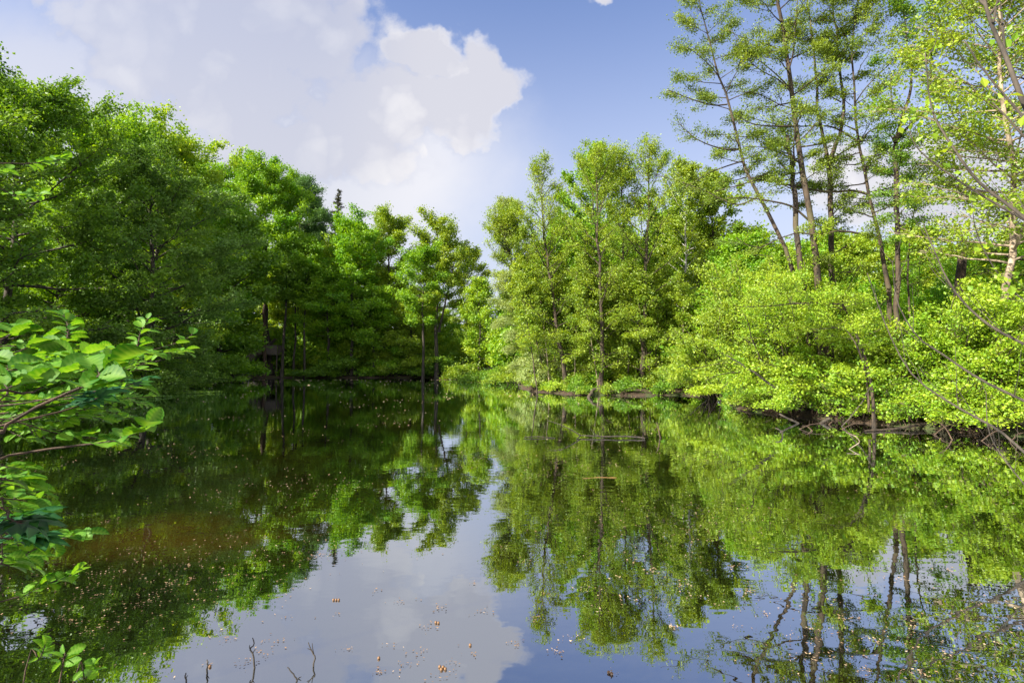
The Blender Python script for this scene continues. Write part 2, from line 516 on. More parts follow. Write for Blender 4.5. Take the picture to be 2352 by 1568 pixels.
def make_tree(name, label, stems, R_, cb=0.3, prof='egg', npri=34, nsec=6, upb=5, upt=55, curl=0.08, nleaf=14000, lsize=0.2, aspect=0.7,
              flat=0.75, sig=None, leaf=L_MID, bark=B_DARK, seed=1, asym=(0, 0, 0), group=None, extra_limbs=(), lumpy=0.6, cat='tree',
              lenf=0.45, bias=0.8, sides=8, bare=0.0, tert=False, trunk_label=None):
    """stems: list of (points, r0, r1). Returns the tree's root."""
    rng = np.random.default_rng(seed)
    nleaf, npri, nsec = int(nleaf * 1.9), int(npri * 1.35), nsec + 1
    base = np.asarray(stems[0][0][0], float)
    root = thing(name, label, cat, base, group)
    crown = Geo()
    sig = sig if sig is not None else lsize * 1.35
    allseg, alllen = [], []
    wsum = sum(np.linalg.norm(np.asarray(s[0][-1]) - np.asarray(s[0][0])) for s in stems)
    for (pts, r0, r1) in stems:
        P = smooth_path(pts, 16)
        jit = rng.normal(size=P.shape) * r0 * 0.2
        jit[0] = 0; P = P + jit
        tt = np.linspace(0, 1, 16)
        rad = r0 + (r1 - r0) * tt ** 0.85
        rad *= 0.88; rad[0] *= 1.3 if r0 > 0.05 else 1.0
        P[0, 2] -= 0.15
        g = Geo(); g.tubes(P, rad, sides)
        g.build('trunk', [bark], root, base)
        share = np.linalg.norm(P[-1] - P[0]) / wsum
        M = max(4, int(npri * share))
        t = cb + (1 - cb) * (np.arange(M) + rng.uniform(0, 1, M)) / M
        t = np.clip(t, 0, 0.995)
        f = t * 15; i0 = np.minimum(f.astype(int), 14); w = (f - i0)[:, None]
        S = P[i0] * (1 - w) + P[i0 + 1] * w
        rs = rad[i0]
        tc = (t - cb) / (1 - cb)
        az = np.arange(M) * 2.4 + rng.uniform(-0.5, 0.5, M) + seed
        el = np.radians(upb + (upt - upb) * tc + rng.normal(0, 8, M))
        Dn = np.stack([np.cos(az) * np.cos(el), np.sin(az) * np.cos(el), np.sin(el)], -1)
        L = R_ * PROF[prof](tc) * rng.uniform(0.55, 1.2, M)
        L = L * (1 + asym[2] * (Dn[:, 0] * asym[0] + Dn[:, 1] * asym[1]))
        L = np.maximum(L, 0.25 * R_ * 0.4)
        pr = limbs(rng, S, Dn, L, 7, curl)
        r_ = np.minimum(rs * 0.5, 0.012 + 0.013 * L)
        crown.tubes(pr, r_[:, None] * np.linspace(1, 0.25, 7)[None], 4, 0)
        S2, D2, L2 = children_of(rng, pr, L, nsec, lenf)
        sec = limbs(rng, S2, D2, L2, 4, curl * 0.8)
        r2 = np.repeat(r_, nsec) * 0.42
        crown.tubes(sec, r2[:, None] * np.linspace(1, 0.35, 4)[None], 3, 0)
        allseg.append(sec); alllen.append(L2)
        tips = pr[:, -4:]
        allseg.append(tips); alllen.append(L * 0.45)
        if tert:
            S3, D3, L3 = children_of(rng, sec, L2, 3, 0.55)
            te = limbs(rng, S3, D3, L3, 4, 0.05)
            crown.tubes(te, np.full((len(te), 4), 0.0075) * np.linspace(1, 0.4, 4)[None], 3, 0)
            allseg.append(te); alllen.append(L3 * 1.2)
        lead = P[-4:][None]
        allseg.append(lead); alllen.append(np.array([np.linalg.norm(P[-1] - P[-4]) * 0.8]))
    for (pts, r0, r1) in extra_limbs:
        P = smooth_path(pts, 12)
        g = Geo(); g.tubes(P, np.linspace(r0, r1, 12), 6)
        g.build('limb', [bark], root, base)
        L = np.array([np.linalg.norm(P[-1] - P[0])])
        S2, D2, L2 = children_of(rng, P[None], L, 9, 0.30, 0.3)
        sec = limbs(rng, S2, D2, L2, 4, 0.1)
        crown.tubes(sec, np.full((len(sec), 4), 0.010) * np.linspace(1, 0.35, 4)[None], 3, 0)
        allseg.append(sec); alllen.append(L2 * 1.3)
    seg = np.concatenate(allseg); ln = np.concatenate(alllen)
    if bare > 0:
        keep = rng.random(len(seg)) > bare
        seg, ln = seg[keep], ln[keep]
    p, along, tone = leaf_points(rng, seg, ln, nleaf, sig, flat, 0.1, lumpy)
    p[:, 2] = np.maximum(p[:, 2], 0.06)
    crown.leaves(rng, p, lsize, bias, aspect, 1, tone, along)
    crown.build('crown', [bark, leaf], root, base)
    return root


def straight(px, D, top_py, lean=(0, 0), r0=0.2, r1=0.03, seed=0, wob=0.25):
    """a trunk standing at this bearing and distance, up to the height of top_py"""
    rng = random.Random(seed * 7 + int(px))
    X = at(px, 829, D)[0]
    b = ground(X, D)
    h = zat(top_py, D) - b[2]
    pts = [b]
    for k in (0.3, 0.6, 0.85, 1.0):
        pts.append(b + np.array([lean[0] * h * k + rng.uniform(-wob, wob) * k, lean[1] * h * k + rng.uniform(-wob, wob), h * k]))
    return (pts, r0, r1)


def make_bush(name, label, c, rx, h, n=26, nleaf=9000, lsize=0.12, leaf=L_THICK, bark=B_TWIG, seed=1, group=None, lean=(0, 0), ry=None, flat=0.6,
              base_spread=0.25, cat='bush', aspect=0.7, zmin=0.06, stem_r=0.03, bias=0.8, lenf=0.5):
    rng = np.random.default_rng(seed)
    base = ground(c[0], c[1])
    root = thing(name, label, cat, base, group)
    ry = ry or rx
    S = base + np.stack([rng.uniform(-1, 1, n) * rx * base_spread, rng.uniform(-1, 1, n) * ry * base_spread, np.zeros(n)], -1)
    S[:, 2] = gz(S[:, 0], S[:, 1]) - 0.05
    az = rng.uniform(0, 2 * np.pi, n)
    hh = rng.random(n)
    ring = np.sqrt(np.clip(1 - hh ** 2.2, 0.02, 1)) * rng.uniform(0.5, 1.25, n)
    E = base + np.stack([np.cos(az) * ring * rx + lean[0], np.sin(az) * ring * ry + lean[1], (0.15 * h + hh * h * 0.85) * rng.uniform(0.8, 1.15, n)], -1)
    E[:, 2] = np.maximum(E[:, 2], gz(E[:, 0], E[:, 1]).clip(0) + 0.15)
    s = np.linspace(0, 1, 8)[None, :, None]
    P = S[:, None] + (E - S)[:, None] * s
    L = np.linalg.norm(E - S, axis=1)
    P[..., 2] += (0.22 * L)[:, None] * np.sin(np.pi * s[..., 0]) * (1 - hh)[:, None]
    nz = rng.normal(size=P.shape) * 0.012 * L[:, None, None]; nz[:, 0] = 0
    P = P + np.cumsum(nz, 1)
    P[:, 1:, 2] = np.maximum(P[:, 1:, 2], 0.12)
    g = Geo()
    g.tubes(P, (stem_r * (0.5 + rng.random(n)))[:, None] * np.linspace(1, 0.25, 8)[None], 5)
    g.build('stems', [bark], root, base)
    S2, D2, L2 = children_of(rng, P, L, 8, 0.36, 0.3, up=0.12)
    sec = limbs(rng, S2, D2, L2, 4, -0.05)
    f = Geo()
    f.tubes(sec, np.full((len(sec), 4), stem_r * 0.25) * np.linspace(1, 0.35, 4)[None], 3, 0)
    seg = np.concatenate([sec, P[:, -4:]]); ln = np.concatenate([L2, L * 0.35])
    p, along, tone = leaf_points(rng, seg, ln, nleaf, lsize * 1.5, flat, 0.1, 1.2)
    p[:, 2] = np.maximum(p[:, 2], zmin + 0.1 * rng.random(len(p)))
    f.leaves(rng, p, lsize, bias, aspect, 1, tone, along)
    f.build('foliage', [bark, leaf], root, base)
    return root


#@@LEFT
# ---- left bank: a tall wall of trees in their own shade
def left_tree(name, label, px, D, top, Rr, leaf, seed, n, lsize, cb=0.10, prof='egg', r0=0.25, upb=-2, upt=60, asym=(0.9, -0.3, 0.15), bark=B_DARK, npri=46, **k):
    top = top + 0.42 * Rr / D * F
    return make_tree(name, label, [straight(px, D, top, (0.03, 0), r0, 0.03, seed)], Rr, cb, prof, npri, 7, upb, upt, 0.05, n, lsize, 0.7, 0.75, None,
                     leaf, bark, seed, asym, **k)


left_tree('alder_tree', 'tall dark green tree with thin feathery top at the left edge of the left bank', 10, 25, 135, 5.2, L_DARK, 11, 46000, 0.13, cb=0.12)
left_tree('alder_tree', 'round bluish green tree bulging over the water on the left bank', 330, 31, 345, 5.6, L_BLUE, 12, 62000, 0.13, cb=0.02, prof='dome', upb=-6)
left_tree('beech_tree', 'fresh green tree top rising between the left edge tree and its yellow neighbour', 185, 34, 238, 4.6, L_MID, 13, 30000, 0.17)
left_tree('beech_tree', 'yellow green sunlit tree top above the round bluish tree on the left bank', 345, 39, 272, 5.6, L_YEL, 14, 34000, 0.18)
left_tree('beech_tree', 'bright green beech with layered sprays sloping down to the wooden ramp', 428, 50, 345, 5.6, L_BEECH, 15, 44000, 0.20, cb=0.05, prof='dome', upb=-8)
left_tree('alder_tree', 'dark green tree leaning in from the left edge, nearest on the left bank', -230, 20, 230, 4.4, L_DARK, 16, 34000, 0.12)
left_tree('beech_tree', 'green tree crown with bright sunlit rim behind the left bank front row', 255, 43, 292, 5.5, L_MID, 17, 26000, 0.2)
left_tree('hornbeam_tree', 'dense dark tree low over the water below the round bluish tree', 130, 30, 470, 4.6, L_DARK, 18, 32000, 0.13, cb=0.02, prof='dome', upb=-8)
left_tree('hornbeam_tree', 'dark green tree in the corner where left bank meets the far bank', 392, 43, 470, 4.2, L_DARK, 19, 30000, 0.16, cb=0.0, prof='dome', upb=-8)

lb = [(60, 27, 2.2, 3.0), (180, 29, 2.4, 3.4), (300, 33, 2.6, 3.2), (410, 40, 3.0, 4.0), (455, 46, 3.0, 3.2), (250, 30, 2.0, 2.4)]
lbl = ['dark shrub at the waterline under the left edge tree', 'dark rounded shrub at the waterline under the dense dark tree',
       'grey green shrub drooping to the water under the round bluish tree', 'grey green shrub touching the water at the end of the left bank',
       'dark shrub beside the bare earth bank left of the ramp', 'low dark shrub at the waterline of the left bank, smallest of the row']
for k, (px, D, rx, h) in enumerate(lb):
    X = at(px, 829, D)[0]
    make_bush('waterside_shrub', lbl[k], (X, D), rx, h, 26, 12000, 0.13, L_BLUE if k in (2, 3) else L_DARK, B_DARK, 40 + k, lean=(1.0, -0.6))

#@@FAR
# ---- far bank
def far_tree(name, label, px, D, top, Rr, leaf, seed, n=22000, lsize=0.21, cb=0.3, prof='egg', r0=0.25, lean=(0, 0), bark=B_DARK, **k):
    k.setdefault('npri', 34)
    top = top + 0.45 * Rr / D * F
    return make_tree(name, label, [straight(px, D, top, lean, r0, 0.03, seed)], Rr, cb, prof, nleaf=n, lsize=lsize, leaf=leaf, bark=bark, seed=seed, **k)


far_tree('oak_tree', 'tall green tree carrying the wooden platform, its reddish trunk in front of the railing', 607, 62.2, 372, 6.2, L_MID, 21, 34000, cb=0.30, r0=0.30, bark=B_RED, lumpy=0.8)
far_tree('oak_tree', 'tall green tree with thick dark trunk behind the wooden platform', 624, 64.2, 352, 6.4, L_BEECH, 22, 34000, cb=0.30, r0=0.36, lumpy=0.8, lean=(-0.10, 0))
far_tree('larch_tree', 'bluish green larch rising behind the platform trees', 682, 74, 385, 4.6, L_PINE, 23, 24000, 0.24, cb=0.35, upb=-5, upt=40, aspect=0.4)
far_tree('larch_tree', 'slim bluish larch with pointed tip right of the platform trees', 722, 78, 435, 3.6, L_PINE, 24, 15000, 0.26, cb=0.3, prof='cone', upb=-5, upt=40, aspect=0.4)
far_tree('spruce_tree', 'dark brownish spruce with bare pointed tip sticking up behind the far bank', 771, 82, 420, 3.0, L_NEEDLE, 25, 8000, 0.26, cb=0.15, prof='cone', upb=-12, upt=25, curl=0.12, aspect=0.28, npri=60, lumpy=0.3, sig=0.12)
far_tree('oak_tree', 'bright green oak on the far bank with a gap of sky between its limbs', 806, 63, 505, 5.2, L_BEECH, 26, 24000, cb=0.24, prof='umb', r0=0.27, lumpy=1.0)
far_tree('beech_tree', 'olive yellow beech with rounded top on the far bank', 892, 69, 482, 5.0, L_OLIVE, 27, 26000, cb=0.12, r0=0.25, lumpy=0.4, upt=70)
far_tree('alder_tree', 'slender green tree with thin dark trunk left of the forked alder on the far bank', 972, 59, 560, 3.2, L_MID, 28, 10000, 0.2, cb=0.38, r0=0.22, lumpy=1.0)
make_tree('alder_tree', 'forked dark alder with airy grey green crown on the far bank', [straight(1003, 60, 515, (0.0, 0), 0.30, 0.04, 29),
          ([at(1008, 760, 60), at(1022, 700, 60), at(1040, 620, 60), at(1050, 560, 60)], 0.18, 0.03)], 3.7, 0.36, 'egg', 40, 6, nleaf=15000, lsize=0.2, leaf=L_ALDER, seed=29, lumpy=1.0)
far_tree('birch_tree', 'thin pale green tree with hazy crown beside the peninsula', 1072, 66, 556, 2.8, L_ALDER, 30, 8000, 0.2, cb=0.3, r0=0.15, lumpy=0.9)
far_tree('hornbeam_tree', 'green tree with low hanging sprays between oak and olive beech', 858, 63, 650, 3.8, L_MID, 31, 12000, 0.2, cb=0.34, prof='dome', upb=-10)
far_tree('hornbeam_tree', 'dark green tree hanging low over the far bank below the bright oak', 752, 63, 600, 4.0, L_MID, 32, 14000, 0.2, cb=0.30, prof='dome', upb=-10)
far_tree('hornbeam_tree', 'yellow green low tree under the forked alder on the far bank', 940, 63, 690, 3.8, L_OLIVE, 33, 14000, 0.2, cb=0.08, prof='dome', upb=-8)
far_tree('spruce_tree', 'straight dark trunk leaning slightly right beside the platform', 647, 61.6, 560, 2.6, L_DARK, 34, 7000, 0.2, cb=0.5, r0=0.24, lean=(0.03, 0))
far_tree('spruce_tree', 'straight dark trunk second right of the platform', 673, 62.5, 580, 2.6, L_DARK, 35, 7000, 0.2, cb=0.5, r0=0.19, lean=(0.03, 0))
far_tree('spruce_tree', 'straight dark slender trunk standing at the waterline between platform and oak', 700, 61.9, 540, 2.8, L_MID, 36, 8000, 0.2, cb=0.45, r0=0.18, lean=(0.012, 0))
far_tree('alder_tree', 'small light tree in the gap left of the peninsula', 1100, 58, 640, 2.6, L_YEL, 37, 8000, 0.19, cb=0.2, r0=0.12, lumpy=0.9)

fb = [(660, 66, 2.6, 2.6, L_YEL, 'sunlit yellow green bush glowing between the dark trunks by the platform'),
      (690, 67, 2.8, 3.4, L_YEL, 'sunlit yellow green bush behind the slender waterline trunk'),
      (655, 62, 1.2, 0.9, L_MID, 'small bright leafy plant at the water edge beside the bare earth'),
      (735, 62.2, 2.6, 1.5, L_MID, 'low bush at the far waterline below the bright oak, left one'),
      (782, 62.3, 2.8, 1.6, L_MID, 'low bush at the far waterline hiding the oak trunk foot'),
      (840, 62.2, 3.0, 1.6, L_MID, 'low green bush at the far waterline under the low hanging sprays'),
      (905, 62.3, 3.2, 1.8, L_MID, 'green bush at the far waterline under the olive beech'),
      (955, 62, 2.6, 1.5, L_MID, 'low bush at the far waterline left of the forked alder foot'),
      (1015, 61.5, 2.8, 1.7, L_MID, 'green bush at the far waterline right of the forked alder foot'),
      (1065, 58.5, 2.6, 2.6, L_ALDER, 'pale leafy bush at the corner of far bank and peninsula'),
      (820, 68, 3.6, 4.2, L_YEL, 'sunlit bush seen through the trunks behind the far bank oak'),
      (1040, 68, 3.6, 5.0, L_YEL, 'bright yellow green bush behind the forked alder'),
      (960, 70, 3.6, 5.5, L_YEL, 'bright bush glowing behind the thin trunk of the far bank'),
      (515, 60.6, 2.0, 3.0, L_BEECH, 'low green bush covering the lower end of the ramp')]
for k, (px, D, rx, h, lf, lab) in enumerate(fb):
    hv = (1.0, 1.5, 0.5, 0.7, 1.5, 0.55, 1.2, 0.8, 1.6)[k % 9]
    lf = lf if lf is not L_MID else (L_DARK, L_BEECH, L_MID, L_DARK)[k % 4]
    make_bush('understory_bush', lab, (at(px, 829, D)[0], D + 0.6 * (k % 3)), rx * (0.7 + 0.3 * hv), h * hv, 22, 7000, 0.2, lf, B_DARK, 60 + k)

#@@PENINSULA
# ---- the sunlit peninsula
def path_tree(name, label, pix, D, r0, r1, Rr, seed, leaf=L_ALDER, bark=B_ALDER, dy=0.4, to_ground=True, **k):
    rng = random.Random(seed)
    pts = [at(px, py, D + rng.uniform(-dy, dy) * (i > 0)) for i, (px, py) in enumerate(pix)]
    if to_ground:
        pts[0][2] = gz(pts[0][0], pts[0][1])
    return make_tree(name, label, [(pts, r0, r1)], Rr, leaf=leaf, bark=bark, seed=seed, **k)


PK = dict(nleaf=12000, lsize=0.09, cb=0.10, npri=40, nsec=7, upb=12, upt=66, curl=0.14, prof='col', lumpy=0.75, flat=0.85, sig=0.15, sides=7)
path_tree('alder_tree', 'alder with dark leaning trunk and thin pointed top, leftmost tall one on the peninsula', [(1300, 893), (1286, 790), (1264, 640), (1246, 500), (1244, 375)], 33, 0.19, 0.02, 2.6, 101, **PK)
path_tree('alder_tree', 'alder with straight reddish lit trunk in the middle of the peninsula', [(1381, 897), (1383, 800), (1376, 620), (1371, 450), (1374, 350)], 32, 0.20, 0.02, 2.5, 102, **PK)
path_tree('alder_tree', 'tall alder with upright dark trunk near the right end of the peninsula', [(1478, 900), (1477, 780), (1484, 600), (1490, 450), (1492, 338)], 32.5, 0.22, 0.02, 2.6, 103, **PK)
path_tree('alder_tree', 'slim alder with pale thin trunk between the two straight peninsula alders', [(1426, 898), (1427, 780), (1430, 600), (1428, 440), (1420, 352)], 33.5, 0.13, 0.02, 2.0, 104, **{**PK, 'nleaf': 11000})
path_tree('birch_tree', 'birch with white patch on its trunk at the back right of the peninsula', [(1562, 890), (1566, 760), (1576, 640), (1574, 500), (1568, 392)], 38, 0.19, 0.02, 2.6, 105, bark=B_BIRCH, **{**PK, 'lsize': 0.14, 'cb': 0.3})
path_tree('willow_tree', 'pale drooping willow at the left end of the peninsula', [(1236, 888), (1205, 770), (1180, 640), (1165, 530), (1168, 470)], 36, 0.13, 0.02, 2.6, 106, leaf=L_PALE,
          **{**PK, 'nleaf': 26000, 'cb': 0.05, 'aspect': 0.4, 'curl': -0.25, 'prof': 'dome', 'upb': 10, 'flat': 1.0, 'lsize': 0.13})
path_tree('alder_tree', 'leafy yellow green alder leaning left over the peninsula tip', [(1258, 890), (1228, 760), (1190, 640), (1162, 560), (1160, 505)], 35, 0.12, 0.02, 2.4, 107, **{**PK, 'cb': 0.12, 'nleaf': 18000})
path_tree('oak_tree', 'bright green oak behind the peninsula alders with a dark crooked limb', [(1400, 880), (1395, 760), (1370, 640), (1360, 500), (1368, 365)], 41, 0.26, 0.03, 4.6, 108, leaf=L_MID, bark=B_DARK,
          **{**PK, 'nleaf': 20000, 'lsize': 0.17, 'cb': 0.2, 'prof': 'egg'})
path_tree('alder_tree', 'green tree filling the back of the peninsula right of the birch', [(1640, 880), (1640, 740), (1638, 580), (1636, 410)], 40, 0.2, 0.02, 3.4, 109, **{**PK, 'nleaf': 24000, 'lsize': 0.16})
path_tree('alder_tree', 'dense green tree behind the tall dark alder of the peninsula', [(1520, 880), (1520, 740), (1525, 600), (1530, 500)], 43, 0.2, 0.02, 3.6, 110, leaf=L_MID, **{**PK, 'nleaf': 24000, 'lsize': 0.17, 'prof': 'egg'})
path_tree('alder_tree', 'green tree behind the leaning alder at the left of the peninsula', [(1290, 880), (1285, 740), (1285, 620), (1290, 510)], 43, 0.2, 0.02, 3.4, 111, leaf=L_MID, **{**PK, 'nleaf': 22000, 'lsize': 0.17, 'prof': 'egg'})

ps = [((1256, 885), (1232, 780), (1200, 690), (1180, 640), 34), ((1268, 888), (1246, 790), (1222, 700), (1190, 610), 34.5), ((1287, 888), (1270, 800), (1262, 700), (1262, 560), 36),
      ((1340, 890), (1338, 800), (1345, 700), (1352, 560), 35), ((1362, 892), (1358, 800), (1350, 690), (1340, 580), 34), ((1412, 893), (1420, 800), (1432, 720), (1446, 640), 34),
      ((1450, 895), (1445, 800), (1455, 700), (1450, 600), 36), ((1506, 897), (1508, 800), (1512, 700), (1510, 600), 35), ((1532, 895), (1540, 810), (1555, 740), (1570, 660), 35), ((1318, 888), (1312, 800), (1300, 690), (1285, 600), 37)]
for k in range(14):
    x0 = 1235 + k * 25 + (k * 37 % 17)
    ps.append(((x0, 893), (x0 + (k % 5 - 2.5) * 5, 810), (x0 + (k % 5 - 2.5) * 11, 720), (x0 + (k % 5 - 2.6) * 16, 600 + (k * 53 % 70)), 32.3 + (k * 7 % 5) * 0.6))
for k, q in enumerate(ps):
    pts = [at(px, py, q[4]) for px, py in q[:4]]
    pts[0][2] = gz(pts[0][0], pts[0][1])
    make_tree('alder_sapling', 'slender bare stemmed sapling among the peninsula alders', [(pts, 0.055, 0.012)], 1.1, 0.35, 'col', 14, 4, 10, 50, nleaf=2600, lsize=0.12, leaf=L_ALDER,
              bark=B_PALE if k % 2 else B_ALDER, seed=130 + k, group='slender saplings on the peninsula', sides=5, lumpy=0.9)

pb = [(1232, 34.6, 1.5, 2.6, L_PALE, 'pale round shrub at the left tip of the peninsula', 0.11), (1322, 34, 1.3, 2.2, L_ALDER, 'leafy bush right of the leaning alder trunk', 0.11),
      (1405, 34, 1.1, 1.7, L_ALDER, 'small bush between the straight reddish trunk and the slim one', 0.11), (1545, 33, 1.5, 1.9, L_ALDER, 'low bush right of the tall dark alder foot', 0.11),
      (1130, 50, 3.2, 2.2, L_DARK, 'low dark green shrub overhanging the water left of the peninsula', 0.16), (1185, 44, 2.6, 2.4, L_ALDER, 'light shrub hanging over the water behind the peninsula tip', 0.14),
      (1360, 40, 3.4, 4.2, L_MID, 'bright undergrowth bush behind the middle of the peninsula', 0.16), (1480, 40, 3.4, 4.2, L_MID, 'undergrowth bush behind the tall dark alder', 0.16),
      (1280, 41, 3.0, 4.2, L_ALDER, 'undergrowth bush behind the leaning peninsula alder', 0.16), (1575, 39, 3.2, 4.0, L_ALDER, 'undergrowth bush below the white birch', 0.15),
      (1600, 28.5, 1.3, 2.0, L_THICK, 'yellow green bush drooping over the dark bay right of the peninsula', 0.10)]
for k, (px, D, rx, h, lf, lab, ls) in enumerate(pb):
    X = at(px, 829, D)[0]
    if k == 10: X += 1.3
    make_bush('waterside_bush', lab, (X, D), rx, h, 20, 6500, ls, lf, B_ALDER, 160 + k, lean=(-1.3, -0.3) if k == 10 else (0, -0.3))

rng = random.Random(31)
for k in range(22):
    px, D = rng.uniform(1235, 1600), rng.uniform(31.2, 36)
    X = at(px, 829, D)[0]
    if pond_dist(X, D) < 0.3: continue
    make_bush('young_plant', 'young leafy plant shooting up between the peninsula trunks', (X, D), rng.uniform(0.35, 0.7), rng.uniform(0.7, 1.6), 9, 900, 0.095, rng.choice((L_ALDER, L_MID, L_YEL)), B_TWIG, 400 + k,
              group='young plants on the peninsula', cat='plant', stem_r=0.014)

rng = random.Random(41)
shore = POND[18:33]
for a_, b_ in zip(shore[:-1], shore[1:]):
    ln = float(np.linalg.norm(b_ - a_))
    nrm_ = np.array([-(b_ - a_)[1], (b_ - a_)[0]]) / ln
    for q in range(int(ln / 0.6)):
        p = a_ + (b_ - a_) * (q + rng.random()) / max(1, int(ln / 0.6)) 
        for sgn in (1, -1):
            c_ = p + nrm_ * sgn * rng.uniform(0.2, 0.6)
            if pond_dist(c_[0], c_[1]) > 0.15 and (c_[1] < 26 or rng.random() < 0.5):
                r_ = rng.uniform(0.35, 0.95) * (1.15 if c_[1] < 24 else 1.0)
                make_bush('shore_plant', 'small leafy plant growing right at the water edge of the sunny shore', (float(c_[0]), float(c_[1])), r_, r_ * rng.uniform(0.9, 1.9), 10, int(500 + 900 * r_),
                          0.055 + 0.0013 * float(c_[1]), rng.choice((L_ALDER, L_DARK, L_THICK, L_DARK)), B_TWIG, 600 + q + int(p[1] * 10), group='plants along the sunny shore', cat='plant', stem_r=0.012)

#@@RIGHT
# ---- tall half bare alders on the right bank
def hero(name, label, stems, limbs_, D, seed, Rr=1.5, nleaf=9000, cb=0.45, leaf=L_HERO, bark=B_ALDER, **k):
    rng = random.Random(seed)
    st = []
    for i, (pix, r0, r1) in enumerate(stems):
        pts = [at(px, py, D + (rng.uniform(-0.25, 0.25) if 0 < j else 0)) for j, (px, py) in enumerate(pix)]
        if i == 0:
            pts[0][2] = gz(pts[0][0], pts[0][1])
        st.append((pts, r0 * 0.8, r1 * 0.8))
    cb = cb * 0.75
    lm = []
    for pix, r0, r1 in limbs_:
        d2 = rng.uniform(-1.2, 1.2)
        n = len(pix) - 1
        lm.append(([at(px, py, D + d2 * j / n) for j, (px, py) in enumerate(pix)], r0 * 0.8, r1))
    nleaf = int(nleaf * 1.6)
    Rr *= 1.2
    kw = dict(npri=26, nsec=6, upb=-2, upt=45, lsize=0.056, flat=0.6, sig=0.11, lumpy=0.55, sides=9, tert=True, curl=0.12)
    kw.update(k)
    return make_tree(name, label, st, Rr, cb, 'col', nleaf=nleaf, leaf=leaf, bark=bark, seed=seed, extra_limbs=lm, **kw)


hero('alder_tree', 'slim alder leaning left against the blue sky, leftmost of the tall half bare alders',
     [([(1895, 935), (1868, 830), (1835, 678), (1801, 560), (1746, 450), (1713, 395), (1698, 330), (1672, 238), (1654, 176), (1632, 95), (1614, 37), (1598, -60)], 0.13, 0.02)],
     [([(1670, 240), (1640, 242), (1600, 232), (1560, 217), (1536, 207)], 0.035, 0.01), ([(1698, 342), (1660, 342), (1610, 325), (1575, 300), (1556, 278)], 0.04, 0.01),
      ([(1706, 370), (1660, 385), (1620, 402), (1560, 440)], 0.035, 0.01), ([(1742, 450), (1700, 470), (1660, 458), (1600, 430), (1505, 400)], 0.045, 0.01), ([(1654, 180), (1630, 150), (1595, 120), (1580, 110)], 0.025, 0.008)],
     18.5, 201, 1.25, 9000, 0.55)
hero('alder_tree', 'tallest alder with thick ridged trunk and dead limbs pointing left',
     [([(1905, 940), (1895, 802), (1880, 663), (1872, 590), (1852, 458), (1834, 330), (1823, 234), (1812, 154), (1801, 73), (1788, 0), (1776, -90), (1770, -200)], 0.20, 0.05),
      ([(1888, 800), (1840, 640), (1826, 470), (1819, 403), (1814, 350), (1808, 310)], 0.15, 0.09)],
     [([(1819, 215), (1790, 185), (1730, 148), (1681, 70)], 0.035, 0.008), ([(1818, 205), (1770, 160), (1720, 125), (1702, 145)], 0.03, 0.008), ([(1808, 125), (1770, 105), (1720, 90), (1684, 78)], 0.035, 0.008),
      ([(1808, 140), (1760, 132), (1710, 128), (1670, 127)], 0.025, 0.006), ([(1826, 250), (1790, 240), (1740, 215), (1690, 210)], 0.03, 0.008), ([(1824, 290), (1780, 290), (1730, 285), (1690, 265)], 0.04, 0.01),
      ([(1834, 372), (1800, 355), (1760, 340), (1706, 336)], 0.035, 0.01), ([(1862, 510), (1820, 475), (1770, 462), (1720, 455), (1668, 455)], 0.055, 0.015), ([(1812, 345), (1795, 330), (1783, 325)], 0.06, 0.045), ([(1820, 400), (1806, 390), (1793, 374)], 0.045, 0.03),
      ([(1812, 160), (1822, 120), (1827, 60), (1832, 0)], 0.04, 0.015)],
     18, 202, 1.5, 11000, 0.5)
hero('alder_tree', 'alder forking into two curved stems in the middle of the tall alders',
     [([(1914, 935), (1912, 817), (1912, 656), (1911, 549), (1903, 366)], 0.17, 0.12),
      ([(1903, 366), (1892, 319), (1878, 253), (1876, 183), (1863, 73), (1856, 0), (1846, -150)], 0.10, 0.02),
      ([(1903, 366), (1926, 320), (1938, 255), (1929, 165), (1921, 73), (1914, 0), (1910, -190)], 0.11, 0.02)],
     [([(1908, 368), (1935, 350), (1970, 330)], 0.04, 0.02), ([(1912, 395), (1922, 385), (1925, 380)], 0.02, 0.01), ([(1932, 235), (1900, 215), (1870, 180)], 0.03, 0.01), ([(1921, 60), (1945, 90), (1938, 120), (1926, 130)], 0.035, 0.02),
      ([(1925, 90), (1960, 50), (1990, 10)], 0.03, 0.01)],
     18.6, 203, 1.35, 13000, 0.62)
hero('alder_tree', 'alder with long limbs sweeping left from a trunk curving up to the right',
     [([(2052, 930), (2046, 800), (2043, 692), (2029, 590), (2020, 555), (2002, 469), (1984, 377), (1969, 311), (1962, 205), (1958, 110), (1968, 40), (1978, -130)], 0.14, 0.02)],
     [([(1995, 447), (1960, 438), (1900, 441), (1823, 428), (1749, 412), (1700, 425), (1640, 440)], 0.06, 0.015), ([(1970, 325), (1930, 300), (1895, 289), (1820, 290), (1750, 278), (1700, 262)], 0.05, 0.012),
      ([(1966, 300), (1935, 285), (1890, 270), (1860, 252), (1820, 248)], 0.03, 0.01), ([(1972, 330), (2000, 300), (2040, 288), (2057, 284)], 0.035, 0.02), ([(1984, 420), (2010, 400), (2018, 388)], 0.02, 0.008),
      ([(2020, 548), (1990, 540), (1930, 530), (1880, 540), (1820, 535), (1740, 570), (1690, 545)], 0.055, 0.012), ([(1962, 240), (1990, 200), (2030, 160), (2060, 130)], 0.03, 0.01)],
     18.2, 204, 1.4, 10000, 0.55)
